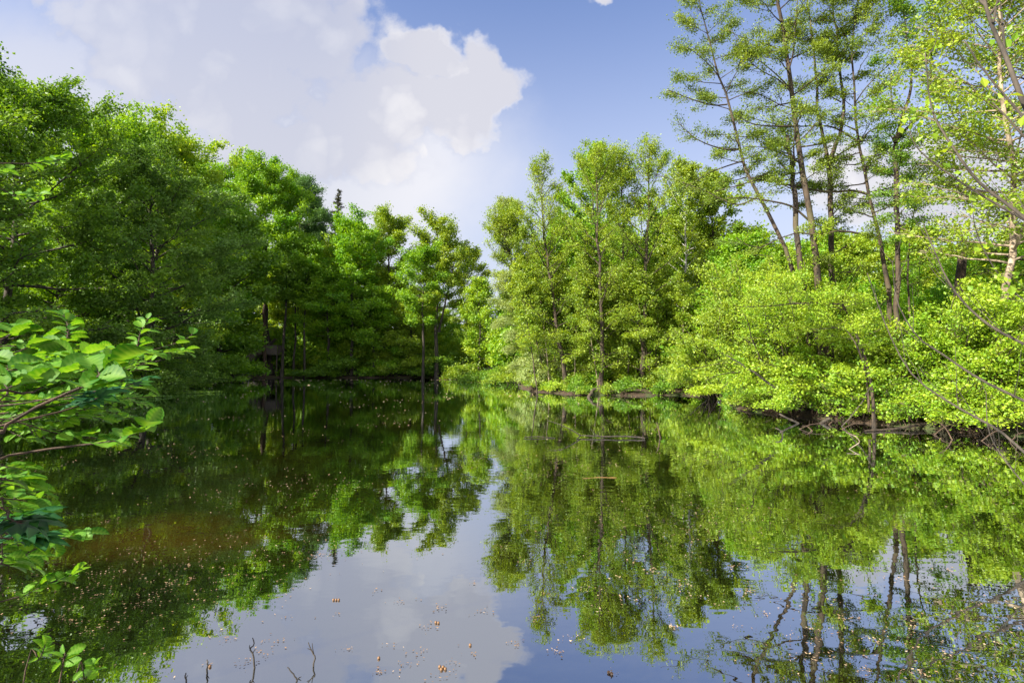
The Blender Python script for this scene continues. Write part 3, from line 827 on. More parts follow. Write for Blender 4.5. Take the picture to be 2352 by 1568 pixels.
hero('alder_tree', 'alder with bare grey trunk forking like a Y against white cloud',
     [([(2066, 925), (2062, 760), (2061, 600), (2059, 470), (2057, 366), (2058, 315)], 0.12, 0.10), ([(2058, 318), (2079, 249), (2094, 198), (2095, 157), (2083, 110), (2080, 50), (2075, -10)], 0.085, 0.012),
      ([(2058, 318), (2090, 290), (2118, 262), (2134, 220), (2141, 128), (2138, 37), (2136, -40)], 0.075, 0.012)],
     [([(2056, 270), (2046, 255), (2025, 235)], 0.025, 0.01), ([(2060, 372), (2075, 362)], 0.02, 0.01), ([(2084, 120), (2110, 110), (2135, 95)], 0.025, 0.01), ([(2070, 282), (2100, 270), (2125, 258)], 0.02, 0.01)],
     17.5, 205, 0.9, 7000, 0.6, leaf=L_DARK, lumpy=1.2)
hero('alder_tree', 'slim dark stemmed alder right of the Y shaped one', [([(2090, 900), (2092, 760), (2084, 640), (2096, 500), (2110, 430), (2124, 380)], 0.07, 0.012)],
     [([(2096, 470), (2080, 430), (2085, 395)], 0.015, 0.006)], 19, 206, 0.7, 2200, 0.5)
hero('alder_tree', 'two leaning pale stems bent left with a long level bough over the thicket',
     [([(2006, 935), (2003, 885), (1978, 800), (1956, 737), (1938, 705), (1926, 699), (1850, 696), (1760, 703), (1690, 706)], 0.075, 0.02),
      ([(1996, 935), (1990, 860), (1972, 800), (1950, 765), (1935, 752), (1900, 755), (1860, 755)], 0.055, 0.012)], [], 16.0, 207, 0.9, 4500, 0.45, bark=B_ALDER, leaf=L_THICK)
path_tree('alder_tree', 'alder with pale sunlit trunk and dense yellow green crown at the right edge', [(2303, 945), (2305, 790), (2318, 640), (2326, 480), (2318, 330), (2300, 180), (2292, 0), (2290, -140)], 15.5, 0.14, 0.03, 2.9, 208,
          bark=B_PALE, leaf=L_ALDER, nleaf=21000, lsize=0.085, cb=0.30, npri=60, nsec=7, upb=5, upt=50, prof='col', lumpy=0.9, sig=0.15, asym=(-1, 0, 0.15), tert=True)
path_tree('alder_tree', 'bushy yellow green tree behind the pale sunlit trunk at the right edge', [(2420, 940), (2420, 700), (2400, 400), (2380, 100), (2370, -150)], 17.5, 0.14, 0.03, 3.2, 209,
          leaf=L_ALDER, nleaf=20000, lsize=0.08, cb=0.15, npri=56, nsec=7, prof='col', lumpy=0.8, sig=0.16)

# broken dead trunk
g = Geo()
snag = [at(2190, 920, 19.5), at(2196, 780, 19.5), at(2204, 660, 19.4), at(2210, 600, 19.4), at(2210, 566, 19.4)]
snag[0][2] = gz(snag[0][0], snag[0][1]) - 0.1
root = thing('dead_tree', 'broken dead trunk with pale splintered top in the right thicket', 'tree', snag[0])
g.tubes(smooth_path(snag, 12), np.linspace(0.20, 0.13, 12), 9)
g.build('trunk', [B_ALDER], root, snag[0])
g = Geo()
for q in range(5):
    p0 = snag[-1] + np.array([0.13 * math.cos(q * 1.3), 0.13 * math.sin(q * 1.3), -0.25])
    g.tubes(np.array([p0, p0 + [0, 0, 0.4], p0 + [0.04 * math.cos(q), 0.02, 0.6 + 0.25 * (q % 3)]]), np.array([0.06, 0.045, 0.004]), 4)
g.build('splintered_top', [B_BIRCH], root, snag[0])

# thicket
tb = [(1700, 20.4, 2.5, 5.0, L_THICK, (-1.5, -1.0), 'great rounded bright green thicket bush leaning over the water, leftmost on the right bank', 15000, 0.085),
      (1790, 20.2, 2.9, 5.9, L_THICK, (-0.8, -1.0), 'tall bright green bush below the tallest alder, its branches bowing to the water', 26000, 0.085),
      (1930, 18.0, 1.5, 2.2, L_THICK, (-0.2, -0.6), 'bright bush around the feet of the tall alders', 15000, 0.085),
      (1690, 20.2, 1.5, 1.8, L_THICK, (-1.1, -1.4), 'low light green bush dipping its twigs in the water below the thicket', 11000, 0.08),
      (1800, 19.3, 1.6, 1.9, L_THICK, (-0.4, -1.2), 'low green bush over the water left of the alder roots', 10000, 0.08),
      (1990, 18.2, 1.7, 2.9, L_THICK, (0, -0.4), 'fresh green bush behind the two leaning pale stems', 13000, 0.085),
      (2090, 17.2, 1.8, 4.0, L_THICK, (0, -0.5), 'fresh green bush right of the leaning stems', 13000, 0.085),
      (2170, 16.4, 1.7, 3.6, L_THICK, (0, -0.6), 'bright leafy bush in front of the broken dead trunk', 13000, 0.085),
      (2265, 15.4, 1.7, 3.4, L_THICK, (0, -0.5), 'dark green bush left of the pale sunlit trunk', 13000, 0.08),
      (2360, 15.6, 1.7, 3.4, L_THICK, (-0.2, -0.4), 'leafy bush at the right edge below the sunlit trunk', 12000, 0.08),
      (2160, 15.0, 0.9, 1.3, L_THICK, (-0.1, -0.5), 'low sunlit bush at the waterline above the floating twig litter', 5000, 0.075),
      (2050, 16.3, 0.9, 1.2, L_THICK, (0, -0.4), 'low shaded bush at the waterline beside the fallen log', 4000, 0.075),
      (2260, 14.2, 0.9, 1.1, L_THICK, (0, -0.3), 'low bush on the leaf covered shore near the right edge', 4000, 0.075),
      (2000, 27, 3.2, 6.2, L_BEECH, (0, 0), 'tall green bush behind the grey Y shaped alder', 16000, 0.12),
      (2130, 26, 3.2, 7.0, L_BEECH, (0, 0), 'tall green bush behind the broken dead trunk', 18000, 0.12),
      (2270, 24, 3.0, 7.2, L_BEECH, (0, 0), 'tall green bush behind the pale sunlit trunk', 18000, 0.11),
      (2390, 22, 3.0, 7.0, L_BEECH, (0, 0), 'tall green bush at the far right edge of the thicket', 14000, 0.11),
      (1650, 27.5, 2.4, 4.8, L_ALDER, (-0.8, 0), 'yellow green bush between the dark bay and the peninsula', 14000, 0.11),
      (1720, 28, 3.0, 7.4, L_ALDER, (-0.4, 0), 'tall yellow green bush behind the leftmost leaning alder', 18000, 0.12),
      (1860, 27, 3.2, 7.0, L_ALDER, (0, 0), 'tall yellow green bush behind the tallest alder', 18000, 0.12)]
for k, (px, D, rx, h, lf, ln, lab, n, ls) in enumerate(tb):
    make_bush('thicket_bush', lab, (at(px, 829, D)[0] + (1.9 if k in (0, 3) else 0.9 if k in (1, 4) else 0), D), rx, h, 32, int(n * 1.35), ls * 0.9, lf, B_ALDER, 220 + k, lean=(ln[0], ln[1] - (0.5 if D < 22 else 0)))

#@@BACK
# ---- woods behind the front rows (kept as single trees)
protos = []
for k, (nm, lf, Rr, hh, cb) in enumerate((('beech_tree', L_MID, 4.2, 15, 0.12), ('alder_tree', L_ALDER, 3.4, 15, 0.15), ('oak_tree', L_YEL, 4.6, 14, 0.12), ('beech_tree', L_DARK, 4.4, 16, 0.08))):
    b = ground(-70 + k, 140)
    protos.append((make_tree(nm, 'x', [([b, b + [0.2, 0, hh * 0.5], b + [0, 0.2, hh]], 0.24, 0.03)], Rr, cb, 'egg', 36, 6, nleaf=15000, lsize=0.23, leaf=lf, seed=300 + k, lumpy=0.7), hh))
rng = random.Random(5)
back = []
for px in range(-100, 560, 75):           # behind the left bank
    back.append((px + rng.uniform(-20, 20), rng.uniform(52, 66) if px > 250 else rng.uniform(42, 55), 395 + (px - 100) * 0.12 + rng.uniform(0, 60), (0, 3), 'left'))
for px in range(530, 1120, 36):           # behind the far bank
    D = rng.uniform(72, 100)
    top = 560 if px < 820 else 640
    if 880 < px < 1110: top = 690
    back.append((px + rng.uniform(-15, 15), D, top + rng.uniform(-25, 45), (0, 1, 2, 3), 'far'))
for px in range(1180, 1700, 40):          # behind the peninsula
    back.append((px + rng.uniform(-15, 15), rng.uniform(46, 64), (600 if px < 1250 else 520) + rng.uniform(0, 90), (0, 1, 2), 'mid'))
for px in range(1680, 2480, 60):          # behind the right bank
    back.append((px + rng.uniform(-20, 20), rng.uniform(32, 44), 545 + rng.uniform(-20, 50), (0, 0, 1, 2), 'right'))
words = {'left': ('dark green tree behind the front row of the left bank', 'trees behind the left bank'),
         'far': ('tree in the woods behind the far bank', 'trees behind the far bank'),
         'mid': ('light green tree standing behind the peninsula alders', 'trees behind the peninsula'),
         'right': ('green tree behind the right bank thicket', 'trees behind the right thicket')}
for (X_, Y_) in ((-27, 11), (-31, 16), (-34, 7), (-29, 3)):       # the left bank goes on beside the viewer
    back.append((1176 + X_ / Y_ * F, Y_, 829 - 13.0 / Y_ * F, (0, 3), 'left'))
used = set()
for (px, D, top, kinds, where) in back:
    k = rng.choice(kinds)
    pr, hh = protos[k]
    X = at(px, 829, D)[0]
    b = ground(X, D)
    s = (zat(top, D) - b[2]) / hh
    sc = (s * rng.uniform(0.95, 1.2), s * rng.uniform(0.95, 1.2), s)
    lab, grp = words[where]
    if k not in used:
        used.add(k)
        pr.location = b; pr.rotation_euler = (0, 0, rng.uniform(0, 6.28)); pr.scale = sc
        pr['label'] = lab; pr['group'] = grp
    else:
        dup(pr, b, rng.uniform(0, 6.28), sc, lab, grp)

bp = [make_bush('understory_bush', 'green undergrowth bush far back between the trunks', (-60 + k, 150), 3.0, 5.0, 24, 9000, 0.24, lf, B_DARK, 330 + k) for k, lf in enumerate((L_MID, L_YEL, L_DARK))]
first = set()
lab = 'sunlit bush glowing between the dark trunks of the far bank'
for px in range(650, 1110, 30):
    D = rng.uniform(64.5, 68)
    o = dup(bp[1], ground(at(px + rng.uniform(-10, 10), 829, D)[0], D), rng.uniform(0, 6.28), [rng.uniform(0.5, 0.75), rng.uniform(0.5, 0.75), rng.uniform(0.5, 1.0)], lab, 'bright bushes between the far bank trunks')
for (x0, x1, st_, d0, d1, grp) in ((420, 1180, 18, 66, 98, 'undergrowth behind the far bank'), (1180, 1720, 40, 44, 58, 'undergrowth behind the peninsula'), (-150, 470, 45, 44, 58, 'undergrowth behind the left bank'), (1700, 2480, 70, 31, 42, 'undergrowth behind the right bank')):
    lab = 'bush in the ' + grp
    for px in range(x0, x1, st_):
        D = rng.uniform(d0, d1); X = at(px + rng.uniform(-12, 12), 829, D)[0]
        k = rng.choice((0, 1, 1)) if 'left' not in grp else 2
        sc = [rng.uniform(0.9, 1.4) for _ in range(3)]
        if k not in first:
            first.add(k); o = bp[k]; o.location = ground(X, D); o.scale = sc; o['label'] = lab; o['group'] = grp
        else:
            dup(bp[k], ground(X, D), rng.uniform(0, 6.28), sc, lab, grp)

# low leafy plants covering the banks
nr = np.random.default_rng(3)
M_ = 150000
gxx, gyy = nr.uniform(-42, 22, M_), nr.uniform(8, 72, M_)
gd = pond_dist(gxx, gyy)
pat = np.sin(gxx * 1.7 + np.sin(gyy * 1.3) * 2) * np.sin(gyy * 1.5 + gxx * 0.4) + nr.normal(0, 0.35, M_)
kp = (gd > 0.25) & (gd < 9) & (pat > -0.1) & ~((gxx < -28) & (gyy > 58) & (gyy < 64)) & ~((gyy > 57) & (nr.random(M_) < 0.75))
gxx, gyy = gxx[kp], gyy[kp]
g = Geo()
pp = np.stack([gxx, gyy, gz(gxx, gyy) + nr.uniform(0.02, 0.28, len(gxx)) ** 1.3], -1)
g.leaves(nr, pp, 0.13, 1.0, 0.6, 0, None, None)
tag(g.build('ground_cover', [L_MID]), 'low green plants and young shoots carpeting the banks under the trees', 'ground cover', kind='stuff')

#@@BUILT
# ---- tree house platform with its ramp, and a bicycle
M_PLANK, t = new_mat('weathered_planks')
obj = t.n('ShaderNodeTexCoord').outputs['Object']
a = t.noise(t.n('ShaderNodeMapping', ins={'Vector': obj, 'Scale': (6, 6, 0.8)}).outputs[0], 3, 4).outputs['Fac']
c = t.mix(a, (0.07, 0.055, 0.045), (0.19, 0.155, 0.125))
d = t.n('ShaderNodeBsdfPrincipled', ins={'Base Color': c, 'Roughness': 0.9})
t.n('ShaderNodeOutputMaterial', ins={0: d.outputs[0]})
D0 = 62.6
pl, prt = at(592, 814.5, D0), at(637, 814.5, D0)
zf = pl[2]
root = thing('treehouse_platform', 'weathered wooden platform with plank railing built around two tree trunks', 'platform', (pl[0], D0, float(gz(pl[0], D0))))
rb = np.array(root.location)
wd = prt[0] - pl[0]
g = Geo()
for q in range(9):
    g.box((pl[0] + wd / 2, D0 + 0.2 + q * 0.34, zf), (wd + 0.2, 0.32, 0.05))
g.build('deck', [M_PLANK], root, rb)
g = Geo()
for xx, yy in ((0.1, 0.1), (wd - 0.1, 0.1), (0.1, 2.9), (wd - 0.1, 2.9)):
    z0 = float(gz(pl[0] + xx, D0 + yy))
    if yy > 1 or xx > 1:
        g.box((pl[0] + xx, D0 + yy, (z0 + zf) / 2), (0.12, 0.12, zf - z0 - 0.06))
g.build('posts', [M_PLANK], root, rb)


def railing(name, a, b, h, n, gname):
    g = Geo()
    for q in range(n):
        u = (q + 0.5) / n
        p = a + (b - a) * u
        w = np.linalg.norm((b - a)[:2]) / n
        ang = math.atan2((b - a)[1], (b - a)[0])
        rot = np.array([[math.cos(ang), -math.sin(ang), 0], [math.sin(ang), math.cos(ang), 0], [0, 0, 1]])
        g.box(p + [0, 0, h / 2 + 0.02 * ((q * 7) % 3)], (w * 0.88, 0.03, h), rot)
    g.build(name, [M_PLANK], gname, rb)
    g = Geo()
    g.tubes(np.array([a + [0, -0.04, h + 0.03], b + [0, -0.04, h + 0.03]]), np.array([0.05, 0.05]), 4)
    g.tubes(np.array([a + [0, 0.06, 0.15], b + [0, 0.06, 0.15]]), np.array([0.05, 0.05]), 4)
    g.build('handrail', [M_PLANK], gname, rb)


railing('railing', pl + [0, -0.05, 0.03], prt + [0, -0.05, 0.03], 1.08, 15, root)
railing('railing', prt + [0.05, 0, 0.03], prt + [0.05, 3.0, 0.03], 1.08, 16, root)
rt = at(592, 816, D0) + [-0.15, 0, 0]
rbm = at(541, 846, D0); rbm[2] = float(gz(rbm[0], D0)) + 0.1
ramp = thing('wooden_ramp', 'sloping wooden ramp with plank sides leading up to the platform', 'ramp', (rbm[0], D0, float(gz(rbm[0], D0))))
rb_keep = rb
rb = np.array(ramp.location)
g = Geo()
dirv = rt - rbm
sl = math.atan2(dirv[2], dirv[0])
rot = np.array([[math.cos(sl), 0, -math.sin(sl)], [0, 1, 0], [math.sin(sl), 0, math.cos(sl)]])
for q in range(26):
    p = rbm + dirv * (q + 0.5) / 14
    g.box(p + [0, 0.55, 0], (0.26, 1.1, 0.04), rot)
g.build('ramp_deck', [M_PLANK], ramp, rb)
railing('railing', rbm + [0, -0.05, 0], rt + [0, -0.05, 0], 1.0, 17, ramp)
railing('railing', rbm + [0, 1.15, 0], rt + [0, 1.15, 0], 1.0, 17, ramp)

M_RUB, t = new_mat('dark_rubber')
t.n('ShaderNodeOutputMaterial', ins={0: t.n('ShaderNodeBsdfPrincipled', ins={'Base Color': (0.03, 0.03, 0.03, 1), 'Roughness': 0.7}).outputs[0]})
M_STEEL, t = new_mat('bicycle_metal')
t.n('ShaderNodeOutputMaterial', ins={0: t.n('ShaderNodeBsdfPrincipled', ins={'Base Color': (0.25, 0.27, 0.30, 1), 'Metallic': 0.6, 'Roughness': 0.35}).outputs[0]})
bx = at(563, 850, 60.9)
bz = float(gz(bx[0], 60.9))
bike = thing('bicycle', 'dark bicycle parked on the bare earth beneath the wooden ramp', 'bicycle', (bx[0], 60.9, bz))
bb = np.array(bike.location)
th = np.linspace(0, 2 * np.pi, 25)
hub = []
for sx in (-0.52, 0.52):
    c0 = bb + [sx, 0, 0.34]
    hub.append(c0)
    g = Geo(); g.tubes(c0 + 0.33 * np.stack([np.cos(th), 0 * th, np.sin(th)], -1), np.full(25, 0.018), 5)
    wheel = g.build('wheel', [M_RUB], bike, bb)
    g = Geo()
    for q in range(12):
        e = c0 + 0.32 * np.array([math.cos(q * 0.5236), 0, math.sin(q * 0.5236)])
        g.tubes(np.array([c0, e]), np.array([0.004, 0.004]), 3)
    g.build('spokes', [M_STEEL], wheel, bb)
bbk, seat, head = bb + [-0.08, 0, 0.30], bb + [-0.22, 0, 0.80], bb + [0.38, 0, 0.82]
g = Geo()
for a_, b_ in ((hub[0], bbk), (hub[0], seat), (bbk, seat), (bbk, head), (seat, head), (head, hub[1])):
    g.tubes(np.array([a_, b_]), np.array([0.018, 0.018]), 6)
g.build('frame', [M_STEEL], bike, bb)
g = Geo(); g.tubes(np.array([head + [0, 0, 0.12], head + [0.02, 0.22, 0.16], head + [-0.10, 0.30, 0.14]]), np.array([0.014, 0.014, 0.016]), 5)
g.tubes(np.array([head, head + [0, 0, 0.12]]), np.array([0.016, 0.016]), 5)
g.tubes(np.array([head + [0, 0, 0.12], head + [0.02, -0.22, 0.16], head + [-0.10, -0.30, 0.14]]), np.array([0.014, 0.014, 0.016]), 5)
g.build('handlebar', [M_STEEL], bike, bb)
g = Geo(); g.tubes(np.array([seat + [-0.14, 0, 0.10], seat + [0, 0, 0.11], seat + [0.14, 0, 0.09]]), np.array([0.075, 0.06, 0.02]), 6)
g.tubes(np.array([seat, seat + [0, 0, 0.1]]), np.array([0.014, 0.014]), 5)
g.build('saddle', [M_RUB], bike, bb)

#@@FLOAT
# ---- wood in and beside the water
def stick(name, label, pts, r0, r1, mat=B_DEAD, twigs=(), group=None, cat='branch', k=10, sides=6):
    base = np.asarray(pts[0], float)
    root = thing(name, label, cat, base, group) if twigs else None
    P = smooth_path(pts, k)
    rr = random.Random(int(abs(base[0] * 977 + base[1] * 331)))
    P[1:-1] += np.array([[rr.uniform(-1, 1), rr.uniform(-1, 1), rr.uniform(-1, 1)] for _ in range(k - 2)]) * r0 * 0.5
    g = Geo(); g.tubes(P, np.linspace(r0, r1, k), sides)
    if not twigs:
        o = g.build(name, [mat], None, base)
        o.location = base
        return tag(o, label, cat, group)
    g.build('stem', [mat], root, base)
    for tw, a_, b_ in twigs:
        g = Geo(); g.tubes(smooth_path(tw, 8), np.linspace(a_, b_, 8), 5)
        g.build('twig', [mat], root, base)
    return root


def lift(px, py, z=0.0, D=None):
    p = on_water(px, py)
    p[2] = z
    return p


pA, pB = lift(1481, 1008, 0.02), lift(1333, 1004, 0.05)
Dm = pB[1]
stick('floating_branch', 'dark forked branch floating mid pond with one twig rising to the left', [pA, lift(1440, 1006, 0.05), lift(1400, 1006, 0.05), pB], 0.025, 0.016, B_WET,
      [([pB, at(1318, 990, Dm), at(1290, 976, Dm), at(1258, 965, Dm + 0.3)], 0.018, 0.007), ([lift(1376, 1005, 0.05), at(1365, 995, Dm), at(1357, 985, Dm)], 0.014, 0.005), ([pB, lift(1325, 1009, 0.0), lift(1320, 1012, -0.05)], 0.02, 0.008)])
stick('floating_bark', 'flat strip of pale bark floating left of the dark forked branch', [lift(1204, 1006, 0.02), lift(1240, 1005, 0.03), lift(1275, 1006, 0.005)], 0.014, 0.009, B_WET, cat='bark strip')
s0 = lift(1518, 1005, -0.1)
stick('upright_stick', 'thin bent stick standing out of the water right of the floating branch', [s0, at(1513, 985, s0[1]), at(1507, 970, s0[1] + 0.1)], 0.02, 0.010, B_TWIG,
      [([at(1512, 980, s0[1]), at(1507, 983, s0[1]), at(1503, 990, s0[1])], 0.012, 0.005)], cat='stick')
stick('sunken_stick', 'orange brown stick floating just under the water surface', [lift(1338, 1099, -0.008), lift(1375, 1096, -0.004), lift(1416, 1097, 0.002)], 0.013, 0.007, bark_mat('wet_orange_wood', (0.12, 0.065, 0.015), (0.18, 0.095, 0.02)), cat='stick')
stick('fallen_log', 'long pale log lying in the water along the right shore', [lift(1985, 991, 0.02), lift(2040, 989, 0.04), lift(2095, 986, 0.10), lift(2140, 981, 0.15)], 0.025, 0.05, B_ALDER, cat='log', k=14, sides=8)
q0 = lift(1945, 1031, -0.03)
stick('bent_branch', 'pale bent branch arching out of the water below the fallen log', [q0, at(1962, 1024, q0[1]), at(1974, 1015, q0[1] + 0.1), at(1966, 1003, q0[1] + 0.5), at(1944, 993, q0[1] + 0.9)], 0.008, 0.013, B_PALE)
q0 = lift(1799, 1001, -0.05)
stick('dark_stick', 'short dark curved stick in the water below the thicket', [q0, at(1794, 990, q0[1]), at(1781, 983, q0[1] + 0.2)], 0.02, 0.015, B_DARK, cat='stick')
q0 = lift(1362, 912, -0.05)
stick('tree_stump', 'twisted stump leaning into the water at the peninsula edge', [at(1369, 893, q0[1] + 0.5), at(1358, 897, q0[1] + 0.3), at(1360, 903, q0[1] + 0.1), at(1354, 908, q0[1]), lift(1352, 912, -0.1)], 0.07, 0.11, B_ALDER, cat='stump', sides=8)
rng = random.Random(77)
mono = [(1232, 906), (1258, 905), (1290, 907), (1330, 908), (1415, 909), (1450, 906), (1530, 907), (1640, 915)]
for k, (px, py) in enumerate(mono):
    b = lift(px, py, 0.02)
    ang = rng.uniform(-0.5, 0.5) + (math.pi if k % 2 else 0)
    ln = rng.uniform(0.5, 1.4)
    d = np.array([math.cos(ang), 0.25 * math.sin(ang), rng.uniform(0.05, 0.5)]) * ln
    e = b + d
    tw = [([b + d * u, b + d * u + np.array([rng.uniform(-.3, .3), rng.uniform(-.1, .1), rng.uniform(-.12, .28)])], 0.014, 0.005) for u in (0.35, 0.6, 0.8)]
    stick('dead_branch', 'pale dead branch lying in the water along the peninsula edge', [b - d * 0.1 - [0, 0, 0.05], b + d * 0.5 + [0, 0, 0.08], e], 0.014, 0.005, B_TWIG, tw, 'dead branches at the peninsula edge')
for k, (px, py) in enumerate([(1830, 985), (1870, 990), (1900, 975), (1930, 985), (2190, 1010), (2250, 1012), (2320, 1015), (2140, 998)]):
    b = lift(px, py, 0.02)
    ang = rng.uniform(0, 6.28)
    ln = rng.uniform(0.4, 1.0)
    d = np.array([math.cos(ang), 0.5 * math.sin(ang), rng.uniform(0.02, 0.5)]) * ln
    tw = [([b + d * u, b + d * u + np.array([rng.uniform(-.2, .2), rng.uniform(-.1, .1), rng.uniform(-.05, .2)])], 0.008, 0.003) for u in (0.4, 0.75)]
    stick('dead_branch', 'brown dead branch at the water edge of the right thicket', [b - [0, 0, 0.06], b + d * 0.5 + [0, 0, 0.05], b + d], 0.018, 0.006, B_TWIG, tw, 'dead branches along the right shore')
# roots and leaning dark boughs at the right shore
for k, (lab, q, D, r0, r1) in enumerate((('dark bough slanting from the alder roots down into the water', [(1905, 960), (1860, 985), (1820, 965), (1790, 950)], 16.6, 0.05, 0.025),
                                         ('thin pale dead stem propped against the right thicket', [(1928, 985), (1960, 950), (1985, 915), (2000, 885)], 15.8, 0.022, 0.012),
                                         ('dark dead bough rising left through the bright thicket', [(1800, 905), (1760, 875), (1715, 845), (1668, 815)], 17.6, 0.05, 0.015))):
    stick('fallen_bough', lab, [at(px, py, D) for px, py in q], r0, r1, B_DARK, cat='branch')

# twigs near the camera
for k, (lab, q, tws) in enumerate((
        ('small black forked twig sticking out of the water, tallest of the near twigs', [(587, 1533), (582, 1505), (575, 1490), (583, 1478), (580, 1464)], [[(577, 1497), (573, 1486), (574, 1480)], [(580, 1500), (586, 1490)]]),
        ('small black twig with three prongs near the bottom of the pond view', [(716, 1530), (723, 1512), (717, 1495), (708, 1474)], [[(720, 1500), (714, 1492), (706, 1488)], [(721, 1503), (718, 1488), (717, 1476)]]),
        ('short black twig slanting out of the water at the bottom edge', [(690, 1562), (676, 1549), (660, 1531)], [[(684, 1557), (692, 1553)]]),
        ('thin upright black twig beside the small brown ball', [(475, 1545), (477, 1525), (476, 1514)], [[(477, 1530), (481, 1524)]]),
        ('tiny black twig at the bottom left of the open water', [(430, 1568), (426, 1552), (427, 1545)], [[(427, 1556), (431, 1550)]]))):
    w0 = on_water(*q[0]); D = w0[1]
    pts = [w0 - [0, 0, 0.04]] + [at(px, py, D + 0.02 * i) for i, (px, py) in enumerate(q[1:])]
    stick('water_twig', lab, pts, 0.006, 0.003, B_DARK, [([at(px, py, D + 0.02) for px, py in tq], 0.0035, 0.002) for tq in tws], cat='twig')

# floating leaves and flower bits
M_FLECK, t = new_mat('floating_bits')
f = t.n('ShaderNodeAttribute', attribute_name='tint').outputs['Fac']
c = t.n('ShaderNodeValToRGB', ins={0: f})
c.color_ramp.elements[0].color = (0.10, 0.06, 0.035, 1); c.color_ramp.elements[1].color = (0.46, 0.34, 0.22, 1)
e = c.color_ramp.elements.new(0.55); e.color = (0.26, 0.16, 0.08, 1)
d = t.n('ShaderNodeBsdfPrincipled', ins={'Base Color': c.outputs[0], 'Roughness': 0.45})
t.n('ShaderNodeOutputMaterial', ins={0: d.outputs[0]})


def flecks(rng, P, size, tone=None):
    """thin curled scraps lying on the water"""
    n = len(P)
    a = rng.uniform(0, 6.28, n)
    A = np.stack([np.cos(a), np.sin(a), rng.normal(0, 0.06, n)], -1)
    B = np.stack([-np.sin(a), np.cos(a), rng.normal(0, 0.06, n)], -1)
    L = (size * rng.uniform(0.5, 1.5, n))[:, None]
    asp = rng.uniform(0.25, 0.7, n)[:, None]
    up = np.array([0, 0, 1.0]) * L * rng.uniform(0.02, 0.12, n)[:, None] * (1 + 2.5 * np.clip((P[:, 1:2] - 12) / 30, 0, 1))
    V = np.stack([P - A * L * .5 + up, P + B * L * .5 * asp, P + A * L * .5 + up, P - B * L * .5 * asp], 1)
    return V, np.arange(n * 4).reshape(n, 4), np.clip(rng.normal(0.5, 0.25, n) if tone is None else tone, 0, 1)


nr = np.random.default_rng(9)
n = 14000
py = 872 + 690 * nr.random(n) ** 2.6
px = nr.uniform(-40, 2400, n)
pp = np.array([on_water(a_, b_) for a_, b_ in zip(px, py)])
keep = (pond_dist(pp[:, 0], pp[:, 1]) < -0.3)
clump = np.sin(pp[:, 0] * 0.9 + 2 * np.sin(pp[:, 1] * 0.5)) * np.sin(pp[:, 1] * 1.1 + pp[:, 0] * 0.3) + nr.normal(0, 0.28, n)
keep &= clump > 0.34
pp = pp[keep]; pp[:, 2] = 0.006
V_, Q_, T_ = flecks(nr, pp, tone=np.clip(nr.normal(0.5, 0.25, len(pp)) + np.clip((pp[:, 1] - 10) / 60, 0, 0.4), 0, 1), size= np.clip(0.006 + 0.0026 * pp[:, 1], 0.012, 0.15))
tag(quadmesh('floating_leaf_litter', V_.reshape(-1, 3), Q_, [M_FLECK], tint=T_, smooth=np.zeros(len(Q_), bool)), 'scattered pale specks and leaf scraps drifting on the pond', 'leaf litter', kind='stuff')

zones = [('raft of wet leaf scraps and catkins on the blue sky reflection', 'leaf rafts on the sky reflection', [(605, 1500), (630, 1470), (570, 1520), (520, 1468), (770, 1410), (860, 1360), (915, 1380), (1090, 1340), (1010, 1395), (985, 1440),
          (900, 1480), (960, 1497), (1080, 1500), (1180, 1478), (1040, 1523), (930, 1530), (870, 1545), (1250, 1360), (1230, 1420), (1150, 1255), (1200, 1290), (800, 1490), (650, 1420), (1000, 1555), (1110, 1405), (740, 1275)]),
         ('pale raft of floating debris on the dark left water', 'leaf rafts on the dark left water', [(250, 1197), (240, 1213), (210, 1320), (230, 1345), (190, 1372), (130, 1415), (150, 1428), (260, 1426), (275, 1445), (215, 1450), (330, 1385), (310, 1400), (420, 1300), (440, 1330), (370, 1360), (300, 1260), (480, 1270), (540, 1235), (395, 1340)]),
         ('orange brown raft of catkins on the green right hand reflection', 'catkin rafts on the green reflection', [(1350, 1355), (1375, 1400), (1420, 1330), (1460, 1290), (1500, 1310), (1520, 1380), (1560, 1345), (1440, 1375), (1600, 1370), (1650, 1390), (1690, 1440), (1720, 1360), (1760, 1410), (1810, 1460), (1840, 1505),
          (1900, 1500), (1880, 1450), (1400, 1545), (1280, 1500), (1310, 1470), (1550, 1440), (1950, 1420), (2010, 1470), (2100, 1440), (2180, 1500), (1690, 1300), (1580, 1280), (2060, 1330), (2160, 1305), (1980, 1540), (1600, 1240), (2120, 1550), (2300, 1480)])]
rg = np.random.default_rng(15)
for lab, grp, ptsz in zones:
    for (px_, py_) in ptsz:
        c0 = on_water(px_, py_); c0[2] = 0.005
        k = int(rg.integers(5, 16))
        sp = rg.uniform(0.02, 0.055) * (c0[1] / 4) ** 0.6
        P = c0 + np.stack([rg.normal(0, sp * 1.3, k), rg.normal(0, sp, k), rg.uniform(0, 0.006, k)], -1)
        V_, Q_, T_ = flecks(rg, P, np.full(k, (0.019 if 'right' in lab else 0.016) * (c0[1] / 4) ** 0.6), rg.normal(0.75 if 'right' in lab else 0.35, 0.2, k))
        o = quadmesh('leaf_raft', V_.reshape(-1, 3), Q_, [M_FLECK], tint=T_, smooth=np.zeros(len(Q_), bool), base=c0)
        o.location = c0
        tag(o, lab, 'leaf raft', grp)

